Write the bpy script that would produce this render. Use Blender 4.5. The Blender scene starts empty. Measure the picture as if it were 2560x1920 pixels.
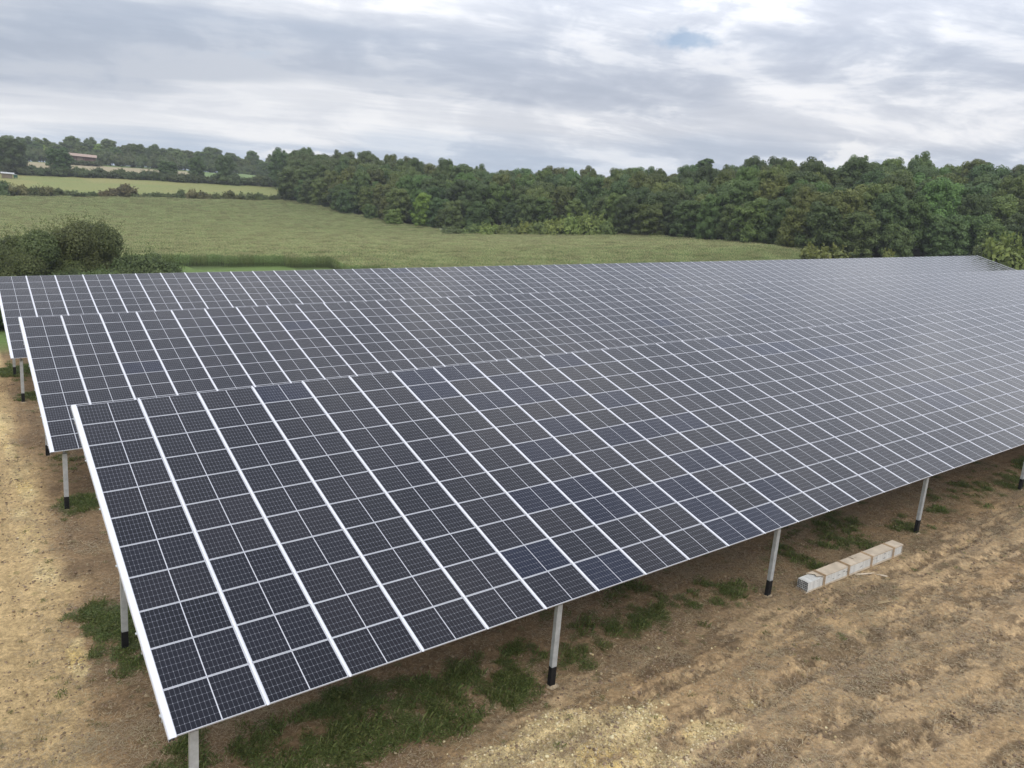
import bpy, math, random
import numpy as np
from mathutils import Matrix, Vector

R_ = math.radians
random.seed(7)
rng = np.random.default_rng(7)
scene = bpy.context.scene
col = scene.collection

# ------------------------------------------------------------------ camera
CAM = np.array([-2.8354, -13.7108, 10.0070])
YAW, PITCH, ROLL, FPX = 0.634083, 0.206932, 0.080784, 1914.815   # focal length in pixels of a 2560 px wide frame
_f = np.array([math.sin(YAW) * math.cos(PITCH), math.cos(YAW) * math.cos(PITCH), -math.sin(PITCH)])
_r = np.cross(_f, [0, 0, 1]); _r /= np.linalg.norm(_r)
_u = np.cross(_r, _f)
RT = math.cos(ROLL) * _r + math.sin(ROLL) * _u
UP = -math.sin(ROLL) * _r + math.cos(ROLL) * _u
cam_data = bpy.data.cameras.new('camera')
cam_data.sensor_width = 36.0
cam_data.lens = FPX / 2560 * 36.0
cam_data.clip_start = 0.1
cam_data.clip_end = 12000
cam = bpy.data.objects.new('camera', cam_data)
cam.matrix_world = Matrix(((RT[0], UP[0], -_f[0], CAM[0]), (RT[1], UP[1], -_f[1], CAM[1]), (RT[2], UP[2], -_f[2], CAM[2]), (0, 0, 0, 1)))
col.objects.link(cam)
scene.camera = cam
scene.render.resolution_x, scene.render.resolution_y = 1024, 768
vs = scene.view_settings
vs.view_transform = 'Standard'; vs.look = 'None'; vs.gamma = 1; vs.use_curve_mapping = False
vs.exposure = 0.0
scene.cycles.max_bounces = 6
scene.cycles.diffuse_bounces = 3
scene.cycles.glossy_bounces = 3
scene.cycles.volume_bounces = 0
scene.cycles.sample_clamp_indirect = 6.0

# ------------------------------------------------------------------ sky and sun (bright overcast)
SUN_EL, SUN_AZ = R_(48), R_(205)          # azimuth clockwise from +Y
world = bpy.data.worlds.new('World'); scene.world = world
world.use_nodes = True
world.cycles.sampling_method = 'MANUAL'; world.cycles.sample_map_resolution = 512
wt = world.node_tree; wt.nodes.clear()


class NT:
    """small helper for writing node trees"""
    def __init__(self, tree): self.t = tree
    def n(self, kind, **kw):
        x = self.t.nodes.new(kind)
        for k, v in kw.items(): setattr(x, k, v)
        return x
    def link(self, a, b): self.t.links.new(a, b)
    def put(self, sock, v):
        if hasattr(v, 'is_output') or isinstance(v, bpy.types.NodeSocket): self.link(v, sock)
        else: sock.default_value = v
    def math(self, op, a, b=0.0, c=None, clamp=False):
        x = self.n('ShaderNodeMath', operation=op); x.use_clamp = clamp
        self.put(x.inputs[0], a); self.put(x.inputs[1], b)
        if c is not None: self.put(x.inputs[2], c)
        return x.outputs[0]
    def vmath(self, op, a, b=(0, 0, 0)):
        x = self.n('ShaderNodeVectorMath', operation=op)
        self.put(x.inputs[0], a); self.put(x.inputs[1], b)
        return x.outputs[0]
    def comb(self, x, y, z=0.0):
        c = self.n('ShaderNodeCombineXYZ')
        self.put(c.inputs[0], x); self.put(c.inputs[1], y); self.put(c.inputs[2], z)
        return c.outputs[0]
    def sep(self, v):
        s = self.n('ShaderNodeSeparateXYZ'); self.put(s.inputs[0], v)
        return s.outputs
    def noise(self, vec, scale, detail=4, rough=0.55, dist=0.0):
        x = self.n('ShaderNodeTexNoise'); x.noise_dimensions = '3D'
        if vec is not None: self.put(x.inputs['Vector'], vec)
        x.inputs['Scale'].default_value = scale; x.inputs['Detail'].default_value = detail
        x.inputs['Roughness'].default_value = rough; x.inputs['Distortion'].default_value = dist
        return x.outputs['Fac']
    def step(self, v, a, b, lo=0.0, hi=1.0):
        x = self.n('ShaderNodeMapRange'); x.interpolation_type = 'SMOOTHSTEP'
        self.put(x.inputs[0], v); x.inputs[1].default_value = a; x.inputs[2].default_value = b
        x.inputs[3].default_value = lo; x.inputs[4].default_value = hi
        return x.outputs[0]
    def mix(self, f, a, b, blend='MIX'):
        x = self.n('ShaderNodeMix', data_type='RGBA', blend_type=blend)
        self.put(x.inputs[0], f)
        for s, v in ((x.inputs[6], a), (x.inputs[7], b)):
            if isinstance(v, (tuple, list)): s.default_value = tuple(v)[:3] + (1,)
            else: self.link(v, s)
        return x.outputs[2]
    def ramp(self, f, stops, interp='LINEAR'):
        x = self.n('ShaderNodeValToRGB'); cr = x.color_ramp; cr.interpolation = interp
        self.put(x.inputs[0], f)
        while len(cr.elements) < len(stops): cr.elements.new(0.5)
        for e, (p, c) in zip(cr.elements, stops):
            e.position = p; e.color = tuple(c)[:3] + (1,)
        return x.outputs[0]


w = NT(wt)
geo = w.n('ShaderNodeTexCoord').outputs['Generated']
dx, dy, dz = w.sep(geo)
el = w.math('MULTIPLY', w.math('ARCSINE', dz), 57.2958)
az = w.math('MULTIPLY', w.math('ARCTAN2', dx, dy), 57.2958)
hor = w.math('MAXIMUM', dz, 0.0)
den = w.math('ADD', hor, 0.10)
pu = w.math('DIVIDE', dx, den); pv = w.math('DIVIDE', dy, den)
pl = w.comb(pu, pv, 0.0)                                   # the cloud deck seen in perspective
ca, sa = math.cos(R_(25)), math.sin(R_(25))
along = w.math('ADD', w.math('MULTIPLY', pu, ca), w.math('MULTIPLY', pv, -sa))
across = w.math('ADD', w.math('MULTIPLY', pu, sa), w.math('MULTIPLY', pv, ca))
ae = w.comb(w.math('MULTIPLY', az, 0.055), w.math('MULTIPLY', el, 0.16), 0.0)      # directions, for the low cloud bands
nB = w.noise(ae, 1.0, 3, 0.5, 0.3)
nA = w.noise(w.comb(w.math('MULTIPLY', along, 0.6), across, 3.7), 1.2, 8, 0.64, 0.5)      # billows of the deck
nC = w.noise(w.comb(w.math('MULTIPLY', along, 0.16), across, 1.3), 2.2, 6, 0.58, 0.2)        # thin streaks
nD = w.noise(w.comb(w.math('MULTIPLY', az, 0.16), w.math('MULTIPLY', el, 0.42), 4.0), 0.8, 6, 0.56, 0.5)
warp = w.math('ADD', w.math('MULTIPLY', w.math('SUBTRACT', nB, 0.5), 7.0), w.math('MULTIPLY', w.math('SUBTRACT', nC, 0.5), 3.0))
azr = w.math('MULTIPLY', az, 1 / 57.2958)
lowband = w.math('SUBTRACT', el, w.math('MULTIPLY', w.math('SINE', azr), 5.0))
sband = w.math('ADD', lowband, warp)
band = w.ramp(w.math('MULTIPLY', w.math('ADD', sband, 4.0), 1 / 24.0), [
    (0.00, (0.60, 0.67, 0.76)), (0.17, (0.47, 0.58, 0.72)), (0.24, (0.53, 0.62, 0.74)),
    (0.32, (0.90, 0.91, 0.93)), (0.365, (0.80, 0.82, 0.86)), (0.42, (0.45, 0.505, 0.60)),
    (0.55, (0.40, 0.465, 0.57)), (0.63, (0.58, 0.62, 0.69)), (0.69, (0.86, 0.87, 0.90)), (0.77, (0.62, 0.65, 0.71)), (1.0, (0.72, 0.74, 0.79))], 'EASE')
mott = w.math('ADD', w.math('ADD', w.math('MULTIPLY', nA, 0.5), w.math('MULTIPLY', nD, 0.35)), w.math('MULTIPLY', nC, 0.15))
greys = w.ramp(w.step(mott, 0.43, 0.59), [(0.0, (0.47, 0.51, 0.60)), (0.35, (0.56, 0.595, 0.68)), (0.62, (0.66, 0.69, 0.76)), (0.82, (0.81, 0.825, 0.875)), (1.0, (0.92, 0.92, 0.94))])
rightness = w.step(w.math('ADD', az, w.math('MULTIPLY', warp, 4.0)), 8.0, 52.0, 0.26, 0.70)
cloud = w.mix(rightness, band, greys)
cloud = w.mix(w.step(el, 12.0, 22.0), cloud, greys)
# small white cumulus heads low over the wood
def puff(azc, elc, ra, re, k, edge=0.45, ns=1.1):
    a = w.math('DIVIDE', w.math('SUBTRACT', az, azc), ra); e = w.math('DIVIDE', w.math('SUBTRACT', el, elc), re)
    d = w.math('SQRT', w.math('ADD', w.math('MULTIPLY', a, a), w.math('MULTIPLY', e, e)))
    pn = w.noise(w.comb(w.math('MULTIPLY', az, 0.9), w.math('MULTIPLY', el, 1.6), k), ns, 4, 0.6)
    return w.step(w.math('ADD', d, w.math('MULTIPLY', w.math('SUBTRACT', pn, 0.5), 2.4)), 1.0 + edge, 1.0 - edge)
pf = w.math('MAXIMUM', puff(20.0, 3.3, 2.4, 0.42, 0.3), w.math('MAXIMUM', puff(23.6, 3.2, 1.5, 0.45, 5.3), puff(58.0, 6.0, 1.3, 1.0, 2.0)))
cloud = w.mix(w.math('MULTIPLY', pf, 0.75), cloud, (0.93, 0.93, 0.94))
# an overcast deck is brighter overhead than at the horizon
zen = w.step(el, 7.0, 25.0, 1.03, 1.85)
cloud = w.mix(1.0, cloud, w.comb(zen, zen, zen), 'MULTIPLY')
sky = w.n('ShaderNodeTexSky', sky_type='NISHITA')
sky.sun_disc = False; sky.sun_elevation = SUN_EL; sky.sun_rotation = SUN_AZ
bg_sky = w.n('ShaderNodeBackground'); w.link(sky.outputs[0], bg_sky.inputs[0]); bg_sky.inputs[1].default_value = 0.12
bg_cloud = w.n('ShaderNodeBackground'); w.link(cloud, bg_cloud.inputs[0]); bg_cloud.inputs[1].default_value = 1.0
hole = w.math('MULTIPLY', puff(46.4, 13.0, 1.8, 0.5, 9.0, 0.7, 0.9), 0.7)
thin = w.step(nA, 0.66, 0.80, 0.0, 0.45)
mixs = w.n('ShaderNodeMixShader')
w.link(w.math('MAXIMUM', hole, thin), mixs.inputs[0])
w.link(bg_cloud.outputs[0], mixs.inputs[1]); w.link(bg_sky.outputs[0], mixs.inputs[2])
w.link(mixs.outputs[0], w.n('ShaderNodeOutputWorld').inputs[0])

sun_d = bpy.data.lights.new('sun', 'SUN')
sun_d.energy = 1.5; sun_d.angle = R_(30); sun_d.color = (1.0, 0.95, 0.87)
sun = bpy.data.objects.new('sun', sun_d); col.objects.link(sun)
_sd = Vector((math.sin(SUN_AZ) * math.cos(SUN_EL), math.cos(SUN_AZ) * math.cos(SUN_EL), math.sin(SUN_EL)))
sun.rotation_euler = _sd.to_track_quat('Z', 'Y').to_euler()
sun.location = (0, -30, 60)

# ------------------------------------------------------------------ helpers
def at(px, py, d):
    """a point of the place: on the line of sight of photo pixel (px, py), d metres away over the ground"""
    r = _f + (px - 1280) / FPX * RT - (py - 960) / FPX * UP
    return CAM + r * (d / math.hypot(r[0], r[1]))
def to_px(P):
    D = np.asarray(P) - CAM; z = D @ _f
    return 1280 + FPX * (D @ RT) / z, 960 - FPX * (D @ UP) / z, z

def tag(o, label=None, cat=None, group=None, kind=None):
    if label: o['label'] = label
    if cat: o['category'] = cat
    if group: o['group'] = group
    if kind: o['kind'] = kind
    return o
def link(o, parent=None):
    col.objects.link(o)
    if parent is not None: o.parent = parent
    return o
def empty(name, loc, rz=0.0):
    o = bpy.data.objects.new(name, None); o.location = loc; o.rotation_euler[2] = rz
    o.empty_display_size = 0.2
    return link(o)
def mesh_np(name, verts, faces, mat=None, smooth=False):
    """verts (n,3), faces: list, or an (m,3)/(m,4) array"""
    me = bpy.data.meshes.new(name)
    v = np.asarray(verts, np.float32)
    f = np.asarray(faces, np.int32)
    k = f.shape[1]
    me.vertices.add(len(v)); me.vertices.foreach_set('co', v.ravel())
    me.loops.add(f.size); me.loops.foreach_set('vertex_index', f.ravel())
    me.polygons.add(len(f)); me.polygons.foreach_set('loop_start', np.arange(0, f.size, k, dtype=np.int32))
    me.polygons.foreach_set('loop_total', np.full(len(f), k, np.int32))
    me.update(calc_edges=True)
    if smooth: me.polygons.foreach_set('use_smooth', np.ones(len(f), bool))
    for m in (mat if isinstance(mat, (list, tuple)) else [mat]):
        if m: me.materials.append(m)
    return me
class MB:
    """collects shapes into one mesh"""
    def __init__(self): self.v = []; self.f = []; self.m = []
    def add(self, vs, fs, mi=0):
        b = len(self.v); self.v += [tuple(p) for p in vs]
        for q in fs: self.f.append(tuple(b + i for i in q)); self.m.append(mi)
    def box(self, lo, hi, mi=0):
        x0, y0, z0 = lo; x1, y1, z1 = hi
        self.add([(x0, y0, z0), (x1, y0, z0), (x1, y1, z0), (x0, y1, z0), (x0, y0, z1), (x1, y0, z1), (x1, y1, z1), (x0, y1, z1)],
                 [(3, 2, 1, 0), (4, 5, 6, 7), (0, 1, 5, 4), (1, 2, 6, 5), (2, 3, 7, 6), (3, 0, 4, 7)], mi)
    def prism(self, prof, axis, a, b, mi=0, cap=True):
        """closed profile (list of 2D points) swept along axis from a to b"""
        n = len(prof)
        def P(p, t):
            return {'x': (t, p[0], p[1]), 'y': (p[0], t, p[1]), 'z': (p[0], p[1], t)}[axis]
        vs = [P(p, a) for p in prof] + [P(p, b) for p in prof]
        fs = [(i, (i + 1) % n, n + (i + 1) % n, n + i) for i in range(n)]
        if cap: fs += [tuple(range(n))[::-1], tuple(range(n, 2 * n))]
        self.add(vs, fs, mi)
    def tube(self, pts, rad, n=6, mi=0):
        pts = [Vector(p) for p in pts]; rad = rad if isinstance(rad, (list, tuple)) else [rad] * len(pts)
        vs = []; fs = []
        for i, p in enumerate(pts):
            d = (pts[min(i + 1, len(pts) - 1)] - pts[max(i - 1, 0)]).normalized()
            a = d.orthogonal().normalized() if abs(d.z) < 0.99 else Vector((1, 0, 0)); b = d.cross(a)
            for k in range(n):
                t = 2 * math.pi * k / n
                vs.append(p + rad[i] * (math.cos(t) * a + math.sin(t) * b))
        for i in range(len(pts) - 1):
            for k in range(n):
                fs.append((i * n + k, i * n + (k + 1) % n, (i + 1) * n + (k + 1) % n, (i + 1) * n + k))
        fs.append(tuple(range(n))[::-1]); fs.append(tuple(range((len(pts) - 1) * n, len(pts) * n)))
        self.add(vs, fs, mi)
    def mesh(self, name, mats, smooth=False):
        me = bpy.data.meshes.new(name); me.from_pydata(self.v, [], self.f); me.update()
        mats = mats if isinstance(mats, (list, tuple)) else [mats]
        for m in mats: me.materials.append(m)
        if len(mats) > 1: me.polygons.foreach_set('material_index', self.m)
        if smooth: me.polygons.foreach_set('use_smooth', np.ones(len(self.f), bool))
        return me
    def build(self, name, mats, parent=None, smooth=False):
        return link(bpy.data.objects.new(name, self.mesh(name, mats, smooth)), parent)

# numpy value noise
def _hash(ix, iy, s):
    h = (ix.astype(np.int64) * 374761393 + iy.astype(np.int64) * 668265263 + s * 1442695041) & 0xffffffff
    h = ((h ^ (h >> 13)) * 1274126177) & 0xffffffff
    return ((h ^ (h >> 16)) & 0xffff) / 65535.0
def vnoise(x, y, s=0):
    ix = np.floor(x); iy = np.floor(y); fx = x - ix; fy = y - iy
    fx = fx * fx * (3 - 2 * fx); fy = fy * fy * (3 - 2 * fy)
    a = _hash(ix, iy, s); b = _hash(ix + 1, iy, s); c = _hash(ix, iy + 1, s); d = _hash(ix + 1, iy + 1, s)
    return (a * (1 - fx) + b * fx) * (1 - fy) + (c * (1 - fx) + d * fx) * fy
def fbm(x, y, s=0, o=5, g=0.5):
    v = 0; a = 1; t = 0
    for i in range(o):
        v = v + a * vnoise(x * 2 ** i + 17.3 * i, y * 2 ** i - 9.1 * i, s + i); t += a; a *= g
    return v / t
def sstep(a, b, x):
    t = np.clip((x - a) / (b - a), 0, 1); return t * t * (3 - 2 * t)

# ------------------------------------------------------------------ materials
def material(name, rough=0.6, spec=0.3):
    m = bpy.data.materials.new(name); m.use_nodes = True
    t = NT(m.node_tree); b = m.node_tree.nodes['Principled BSDF']
    b.inputs['Roughness'].default_value = rough; b.inputs['Specular IOR Level'].default_value = spec
    return m, t, b
def coloured(name, c, var=0.15, scale=6.0, rough=0.6, spec=0.3, metal=0.0, bump=0.0, bscale=40.0):
    """plain paint, metal or card with a mottled tone"""
    m, t, b = material(name, rough, spec)
    oc = t.n('ShaderNodeTexCoord').outputs['Object']
    n = t.noise(oc, scale, 5, 0.6)
    lo = tuple(x * (1 - var) for x in c); hi = tuple(min(1, x * (1 + var)) for x in c)
    t.link(t.mix(t.step(n, 0.3, 0.7), lo, hi), b.inputs['Base Color'])
    b.inputs['Metallic'].default_value = metal
    if bump:
        bp = t.n('ShaderNodeBump'); bp.inputs['Strength'].default_value = bump; bp.inputs['Distance'].default_value = 0.01
        t.link(t.noise(oc, bscale, 4, 0.6), bp.inputs['Height']); t.link(bp.outputs[0], b.inputs['Normal'])
    return m
MAT = {}
MAT['frame'] = coloured('panel_frame_aluminium', (0.56, 0.57, 0.61), 0.05, 3, 0.38, 0.5, 0.25)
MAT['strip'] = coloured('white_cover_strip', (0.70, 0.71, 0.76), 0.05, 2, 0.42, 0.4)
MAT['back'] = coloured('panel_backsheet', (0.62, 0.62, 0.62), 0.05, 2, 0.6)
MAT['galv'] = coloured('galvanised_steel', (0.46, 0.48, 0.49), 0.16, 5, 0.45, 0.5, 0.35)
MAT['black'] = coloured('black_bitumen_coating', (0.010, 0.010, 0.011), 0.3, 8, 0.55, 0.3)
MAT['foot'] = coloured('pale_spoil', (0.34, 0.27, 0.18), 0.25, 14, 0.95, 0.1, 0, 0.6, 30)
MAT['plug'] = coloured('black_rubber_plug', (0.03, 0.03, 0.03), 0.2, 8, 0.6)
MAT['card'] = coloured('brown_cardboard', (0.56, 0.475, 0.365), 0.12, 3, 0.85, 0.15, 0, 0.2, 30)
MAT['band'] = coloured('cardboard_edge_band', (0.42, 0.29, 0.17), 0.18, 6, 0.8, 0.2)
MAT['rail'] = coloured('white_coated_rail', (0.66, 0.66, 0.63), 0.16, 7, 0.45, 0.4, 0.15)
MAT['wood'] = coloured('weathered_wood', (0.20, 0.16, 0.12), 0.25, 4, 0.85)
MAT['wire'] = coloured('fence_wire', (0.20, 0.20, 0.20), 0.1, 2, 0.5, 0.4, 0.5)
MAT['bark'] = coloured('tree_bark', (0.10, 0.085, 0.07), 0.3, 3, 0.9, 0.1, 0, 0.5, 12)

def glass_material():
    """module front: dark cells, pale cell gaps and a white backsheet margin, under clear glass. UV is in metres."""
    m, t, b = material('solar_cell_glass', 0.10, 0.20)
    uv = t.n('ShaderNodeUVMap'); uv.uv_map = 'UVMap'
    us, vs_, _ = t.sep(uv.outputs[0])
    iu = t.math('FLOOR', t.math('DIVIDE', us, 4.0)); iv = t.math('FLOOR', t.math('DIVIDE', vs_, 4.0))
    u = t.math('SUBTRACT', t.math('SUBTRACT', us, t.math('MULTIPLY', iu, 4.0)), 2.0)      # -0.85 .. 0.85
    v = t.math('SUBTRACT', t.math('SUBTRACT', vs_, t.math('MULTIPLY', iv, 4.0)), 2.0)     # -0.555 .. 0.555
    au = t.math('ABSOLUTE', u)
    cu = t.math('SUBTRACT', au, 0.010)                       # half of the middle strip
    PU, PV = 0.0922, 0.1842
    fu = t.math('ABSOLUTE', t.math('SUBTRACT', t.math('FRACT', t.math('ADD', t.math('DIVIDE', cu, PU), 0.5)), 0.5))
    fv = t.math('ABSOLUTE', t.math('SUBTRACT', t.math('FRACT', t.math('ADD', t.math('DIVIDE', v, PV), 0.5)), 0.5))
    lu = t.math('LESS_THAN', t.math('MULTIPLY', fu, PU), 0.0019)
    lv = t.math('LESS_THAN', t.math('MULTIPLY', fv, PV), 0.0022)
    line = t.math('MAXIMUM', lu, lv)
    white = t.math('MAXIMUM', t.math('LESS_THAN', cu, 0.0), t.math('GREATER_THAN', cu, 9 * PU - 0.001))
    white = t.math('MAXIMUM', white, t.math('GREATER_THAN', t.math('ABSOLUTE', v), 3 * PV - 0.001))
    # small diamonds where cell corners meet
    dia = t.math('LESS_THAN', t.math('ADD', t.math('MULTIPLY', fu, PU), t.math('MULTIPLY', fv, PV)), 0.010)
    # faint busbars along the cells
    bb = t.math('LESS_THAN', t.math('ABSOLUTE', t.math('SUBTRACT', t.math('FRACT', t.math('DIVIDE', v, 0.0182)), 0.5)), 0.022)
    oi = t.n('ShaderNodeObjectInfo')
    wn = t.n('ShaderNodeTexWhiteNoise', noise_dimensions='2D'); t.link(t.comb(iu, iv), wn.inputs['Vector'])
    rnd = t.math('FRACT', t.math('ADD', oi.outputs['Random'], wn.outputs['Value']))
    tone = t.ramp(rnd, [(0.0, (0.0058, 0.0068, 0.0122)), (0.5, (0.0070, 0.0078, 0.0135)), (0.8, (0.0094, 0.0095, 0.0150)), (1.0, (0.0110, 0.0108, 0.0160))])
    tone = t.mix(1.0, tone, oi.outputs['Color'], 'MULTIPLY')
    cell = t.mix(t.math('MULTIPLY', bb, 0.14), tone, (0.09, 0.09, 0.105))
    c = t.mix(line, cell, (0.19, 0.20, 0.235))
    c = t.mix(dia, c, (0.34, 0.35, 0.385))
    c = t.mix(white, c, (0.52, 0.53, 0.57))
    t.link(c, b.inputs['Base Color'])
    dirt = t.noise(t.n('ShaderNodeTexCoord').outputs['Object'], 1.1, 6, 0.6)
    t.link(t.step(dirt, 0.3, 0.8, 0.12, 0.20), b.inputs['Roughness'])
    b.inputs['IOR'].default_value = 1.52
    b.inputs['Sheen Weight'].default_value = 0.04; b.inputs['Sheen Roughness'].default_value = 0.28; b.inputs['Sheen Tint'].default_value = (0.92, 0.92, 1.0, 1)
    return m
MAT['glass'] = glass_material()

def leaf_material(name, lo, mid, hi, trans=0.25):
    m, t, b = material(name, 0.55, 0.25)
    oi = t.n('ShaderNodeObjectInfo')
    at_ = t.n('ShaderNodeAttribute'); at_.attribute_name = 'tone'
    c = t.ramp(at_.outputs['Fac'], [(0.0, lo), (0.5, mid), (1.0, hi)])
    c = t.mix(1.0, c, oi.outputs['Color'], 'MULTIPLY')
    hs = t.n('ShaderNodeHueSaturation')
    t.link(t.step(oi.outputs['Random'], 0, 1, 0.487, 0.513), hs.inputs['Hue'])
    t.link(t.step(oi.outputs['Random'], 0, 1, 0.86, 1.14), hs.inputs['Value'])
    t.link(c, hs.inputs['Color'])
    t.link(hs.outputs[0], b.inputs['Base Color'])
    tr = t.n('ShaderNodeBsdfTranslucent'); t.link(hs.outputs[0], tr.inputs[0])
    mx = t.n('ShaderNodeMixShader'); mx.inputs[0].default_value = trans
    t.link(b.outputs[0], mx.inputs[1]); t.link(tr.outputs[0], mx.inputs[2])
    t.link(mx.outputs[0], m.node_tree.nodes['Material Output'].inputs[0])
    return m
MAT['leaf'] = leaf_material('oak_leaves', (0.080, 0.116, 0.040), (0.114, 0.156, 0.052), (0.158, 0.198, 0.068))
MAT['shrub'] = leaf_material('shrub_leaves', (0.080, 0.100, 0.044), (0.120, 0.142, 0.060), (0.185, 0.198, 0.088))
MAT['weed'] = leaf_material('weed_leaves', (0.070, 0.100, 0.030), (0.125, 0.165, 0.047), (0.26, 0.28, 0.10), 0.4)
MAT['corn'] = leaf_material('maize_leaves', (0.150, 0.205, 0.074), (0.212, 0.275, 0.102), (0.28, 0.335, 0.135), 0.42)
MAT['tassel'] = leaf_material('maize_tassels', (0.44, 0.42, 0.20), (0.52, 0.49, 0.25), (0.60, 0.56, 0.32), 0.3)
MAT['straw'] = leaf_material('dry_straw', (0.22, 0.16, 0.09), (0.36, 0.28, 0.17), (0.52, 0.44, 0.30), 0.15)
MAT['stone'] = leaf_material('limestone_gravel', (0.40, 0.31, 0.16), (0.55, 0.45, 0.26), (0.66, 0.59, 0.43), 0.0)
MAT['clod'] = leaf_material('earth_clods', (0.13, 0.09, 0.055), (0.20, 0.145, 0.09), (0.29, 0.215, 0.135), 0.0)

# ------------------------------------------------------------------ terrain
TILT, SX = 0.282698, 0.0505558
ORIG = [np.array([0.0, 0.0, 0.0]), np.array([-0.2054, 19.7325, -0.1668]), np.array([-0.4985, 38.9361, -0.0674])]
def near_plane(x, y):
    return -2.66 + SX * x - 0.006 * np.clip(y, -30, 30)
ctrl = []
for x in (-30, -10, 0, 20, 40, 60, 80, 100, 120, 140, 160):
    for y in (-45, -20, 0, 20, 40, 58):
        ctrl.append((x, y, near_plane(x, y)))
EDGE = [at(*p) for p in ((741, 513, 330), (856, 530, 300), (961, 553, 270), (1099, 577, 245), (1273, 584, 235), (1504, 586, 225), (1678, 597, 210), (1852, 612, 190), (2014, 632, 172))]
EDGE_R = [at(*p) for p in ((2100, 648, 172), (2330, 672, 185), (2560, 690, 190), (2900, 715, 195), (3300, 740, 200))]
for p in EDGE[1:]: ctrl.append(tuple(p - np.array([0, 0, 1.2])))
for p in EDGE_R: ctrl.append((p[0], p[1], 6.0))
for p, hh_ in zip(EDGE + EDGE_R, (12.5, 13, 11.5, 10, 9, 9, 10, 11.5, 13, 14.5, 15.5, 16, 16, 16)):   # the wooded hill behind its edge
    d = (p - CAM)[:2]; d /= np.linalg.norm(d); z0 = min(p[2], 8)
    for k, h in ((50, 0.45), (110, 1.0), (260, 1.2), (700, 1.3)):
        ctrl.append((p[0] + d[0] * k, p[1] + d[1] * k, z0 + h * hh_))
for p in ((0, 500, 330), (347, 502, 335), (579, 509, 335), (690, 510, 335), (0, 482, 352), (347, 490, 355), (690, 500, 350), (0, 436, 470), (350, 452, 450), (706, 471, 430),
          (70, 409, 560), (460, 432, 560), (600, 434, 560), (0, 400, 660), (300, 414, 650), (600, 440, 640), (-500, 400, 470), (-500, 360, 650), (-500, 470, 340)):
    ctrl.append(tuple(at(*p)))
for p in ((430, 667, 136), (700, 667, 134), (840, 672, 132)): ctrl.append(tuple(at(*p)))
ctrl += [(10, 85, -2.4), (-40, 90, -3.4), (-60, 0, -4.5), (-60, 150, -3.0), (-90, 300, 0), (200, 0, 7), (220, -60, 7.5), (60, -80, -0.5), (-60, -80, -5)]
for k in range(24):
    t = 2 * math.pi * k / 24
    ctrl.append((1400 * math.sin(t), 1400 * math.cos(t), 22 if math.cos(t - 0.6) > 0.2 else 0))
ctrl = np.array(ctrl, float)
def _tps(r2): return r2 * np.log(r2 + 1e-9) * 0.5
P2 = ctrl[:, :2] / 100
K = _tps(((P2[:, None] - P2[None]) ** 2).sum(-1)) + np.eye(len(P2)) * 2e-4
A = np.zeros((len(P2) + 3,) * 2); A[:-3, :-3] = K; A[:-3, -3] = 1; A[:-3, -2:] = P2; A[-3:, :-3] = A[:-3, -3:].T
_sol = np.linalg.solve(A, np.concatenate([ctrl[:, 2], np.zeros(3)]))
GX = np.arange(-800, 1001, 10.0); GY = np.arange(-500, 1301, 10.0)
_g = np.stack(np.meshgrid(GX, GY), -1).reshape(-1, 2) / 100
_H = np.concatenate([_tps(((c[:, None] - P2[None]) ** 2).sum(-1)) @ _sol[:-3] + _sol[-3] + c @ _sol[-2:] for c in np.array_split(_g, 20)]).reshape(len(GY), len(GX))
def terrain(x, y):
    x = np.asarray(x, float); y = np.asarray(y, float)
    i = np.clip((x - GX[0]) / 10, 0, len(GX) - 1.001); j = np.clip((y - GY[0]) / 10, 0, len(GY) - 1.001)
    a = i.astype(int); b = j.astype(int); fx = i - a; fy = j - b
    h = (_H[b, a] * (1 - fx) + _H[b, a + 1] * fx) * (1 - fy) + (_H[b + 1, a] * (1 - fx) + _H[b + 1, a + 1] * fx) * fy
    k = sstep(62, 75, y) ; k = np.maximum(k, sstep(-22, -35, x)); k = np.maximum(k, sstep(150, 175, x)); k = np.maximum(k, sstep(-32, -45, y))
    return near_plane(x, y) * (1 - k) + h * k
def tz(x, y): return float(terrain(np.array([x]), np.array([y]))[0])

def in_poly(x, y, poly):
    c = np.zeros(x.shape, bool); n = len(poly)
    for i in range(n):
        x0, y0 = poly[i][:2]; x1, y1 = poly[(i + 1) % n][:2]
        k = ((y0 > y) != (y1 > y)) & (x < (x1 - x0) * (y - y0) / (y1 - y0 + 1e-12) + x0)
        c ^= k
    return c
CORN = [(-110, 128), (-20, 122)] + [tuple(at(*p)[:2]) for p in ((430, 667, 136), (700, 667, 134), (830, 670, 132), (852, 690, 121), (1100, 690, 118), (1500, 680, 125), (1900, 665, 140), (2000, 655, 152))] \
    + [tuple(p[:2]) for p in EDGE[::-1]] + [tuple(at(*p)[:2]) for p in ((690, 511, 333), (579, 509, 333), (347, 502, 332), (0, 500, 328))] + [(-110, 335)]
MEAD = [tuple(at(*p)[:2]) for p in ((-600, 480, 345), (0, 482, 338), (347, 490, 342), (690, 500, 345), (760, 500, 345), (780, 470, 440), (706, 469, 440), (350, 450, 462), (0, 434, 482), (-600, 434, 490))]
PALE = [tuple(at(*p)[:2]) for p in ((-300, 420, 505), (0, 420, 505), (300, 430, 500), (480, 440, 500), (480, 430, 590), (300, 420, 600), (70, 405, 600), (-300, 400, 600))]
GREENF = [tuple(at(*p)[:2]) for p in ((490, 440, 490), (800, 450, 470), (820, 440, 620), (490, 430, 610))]

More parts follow.
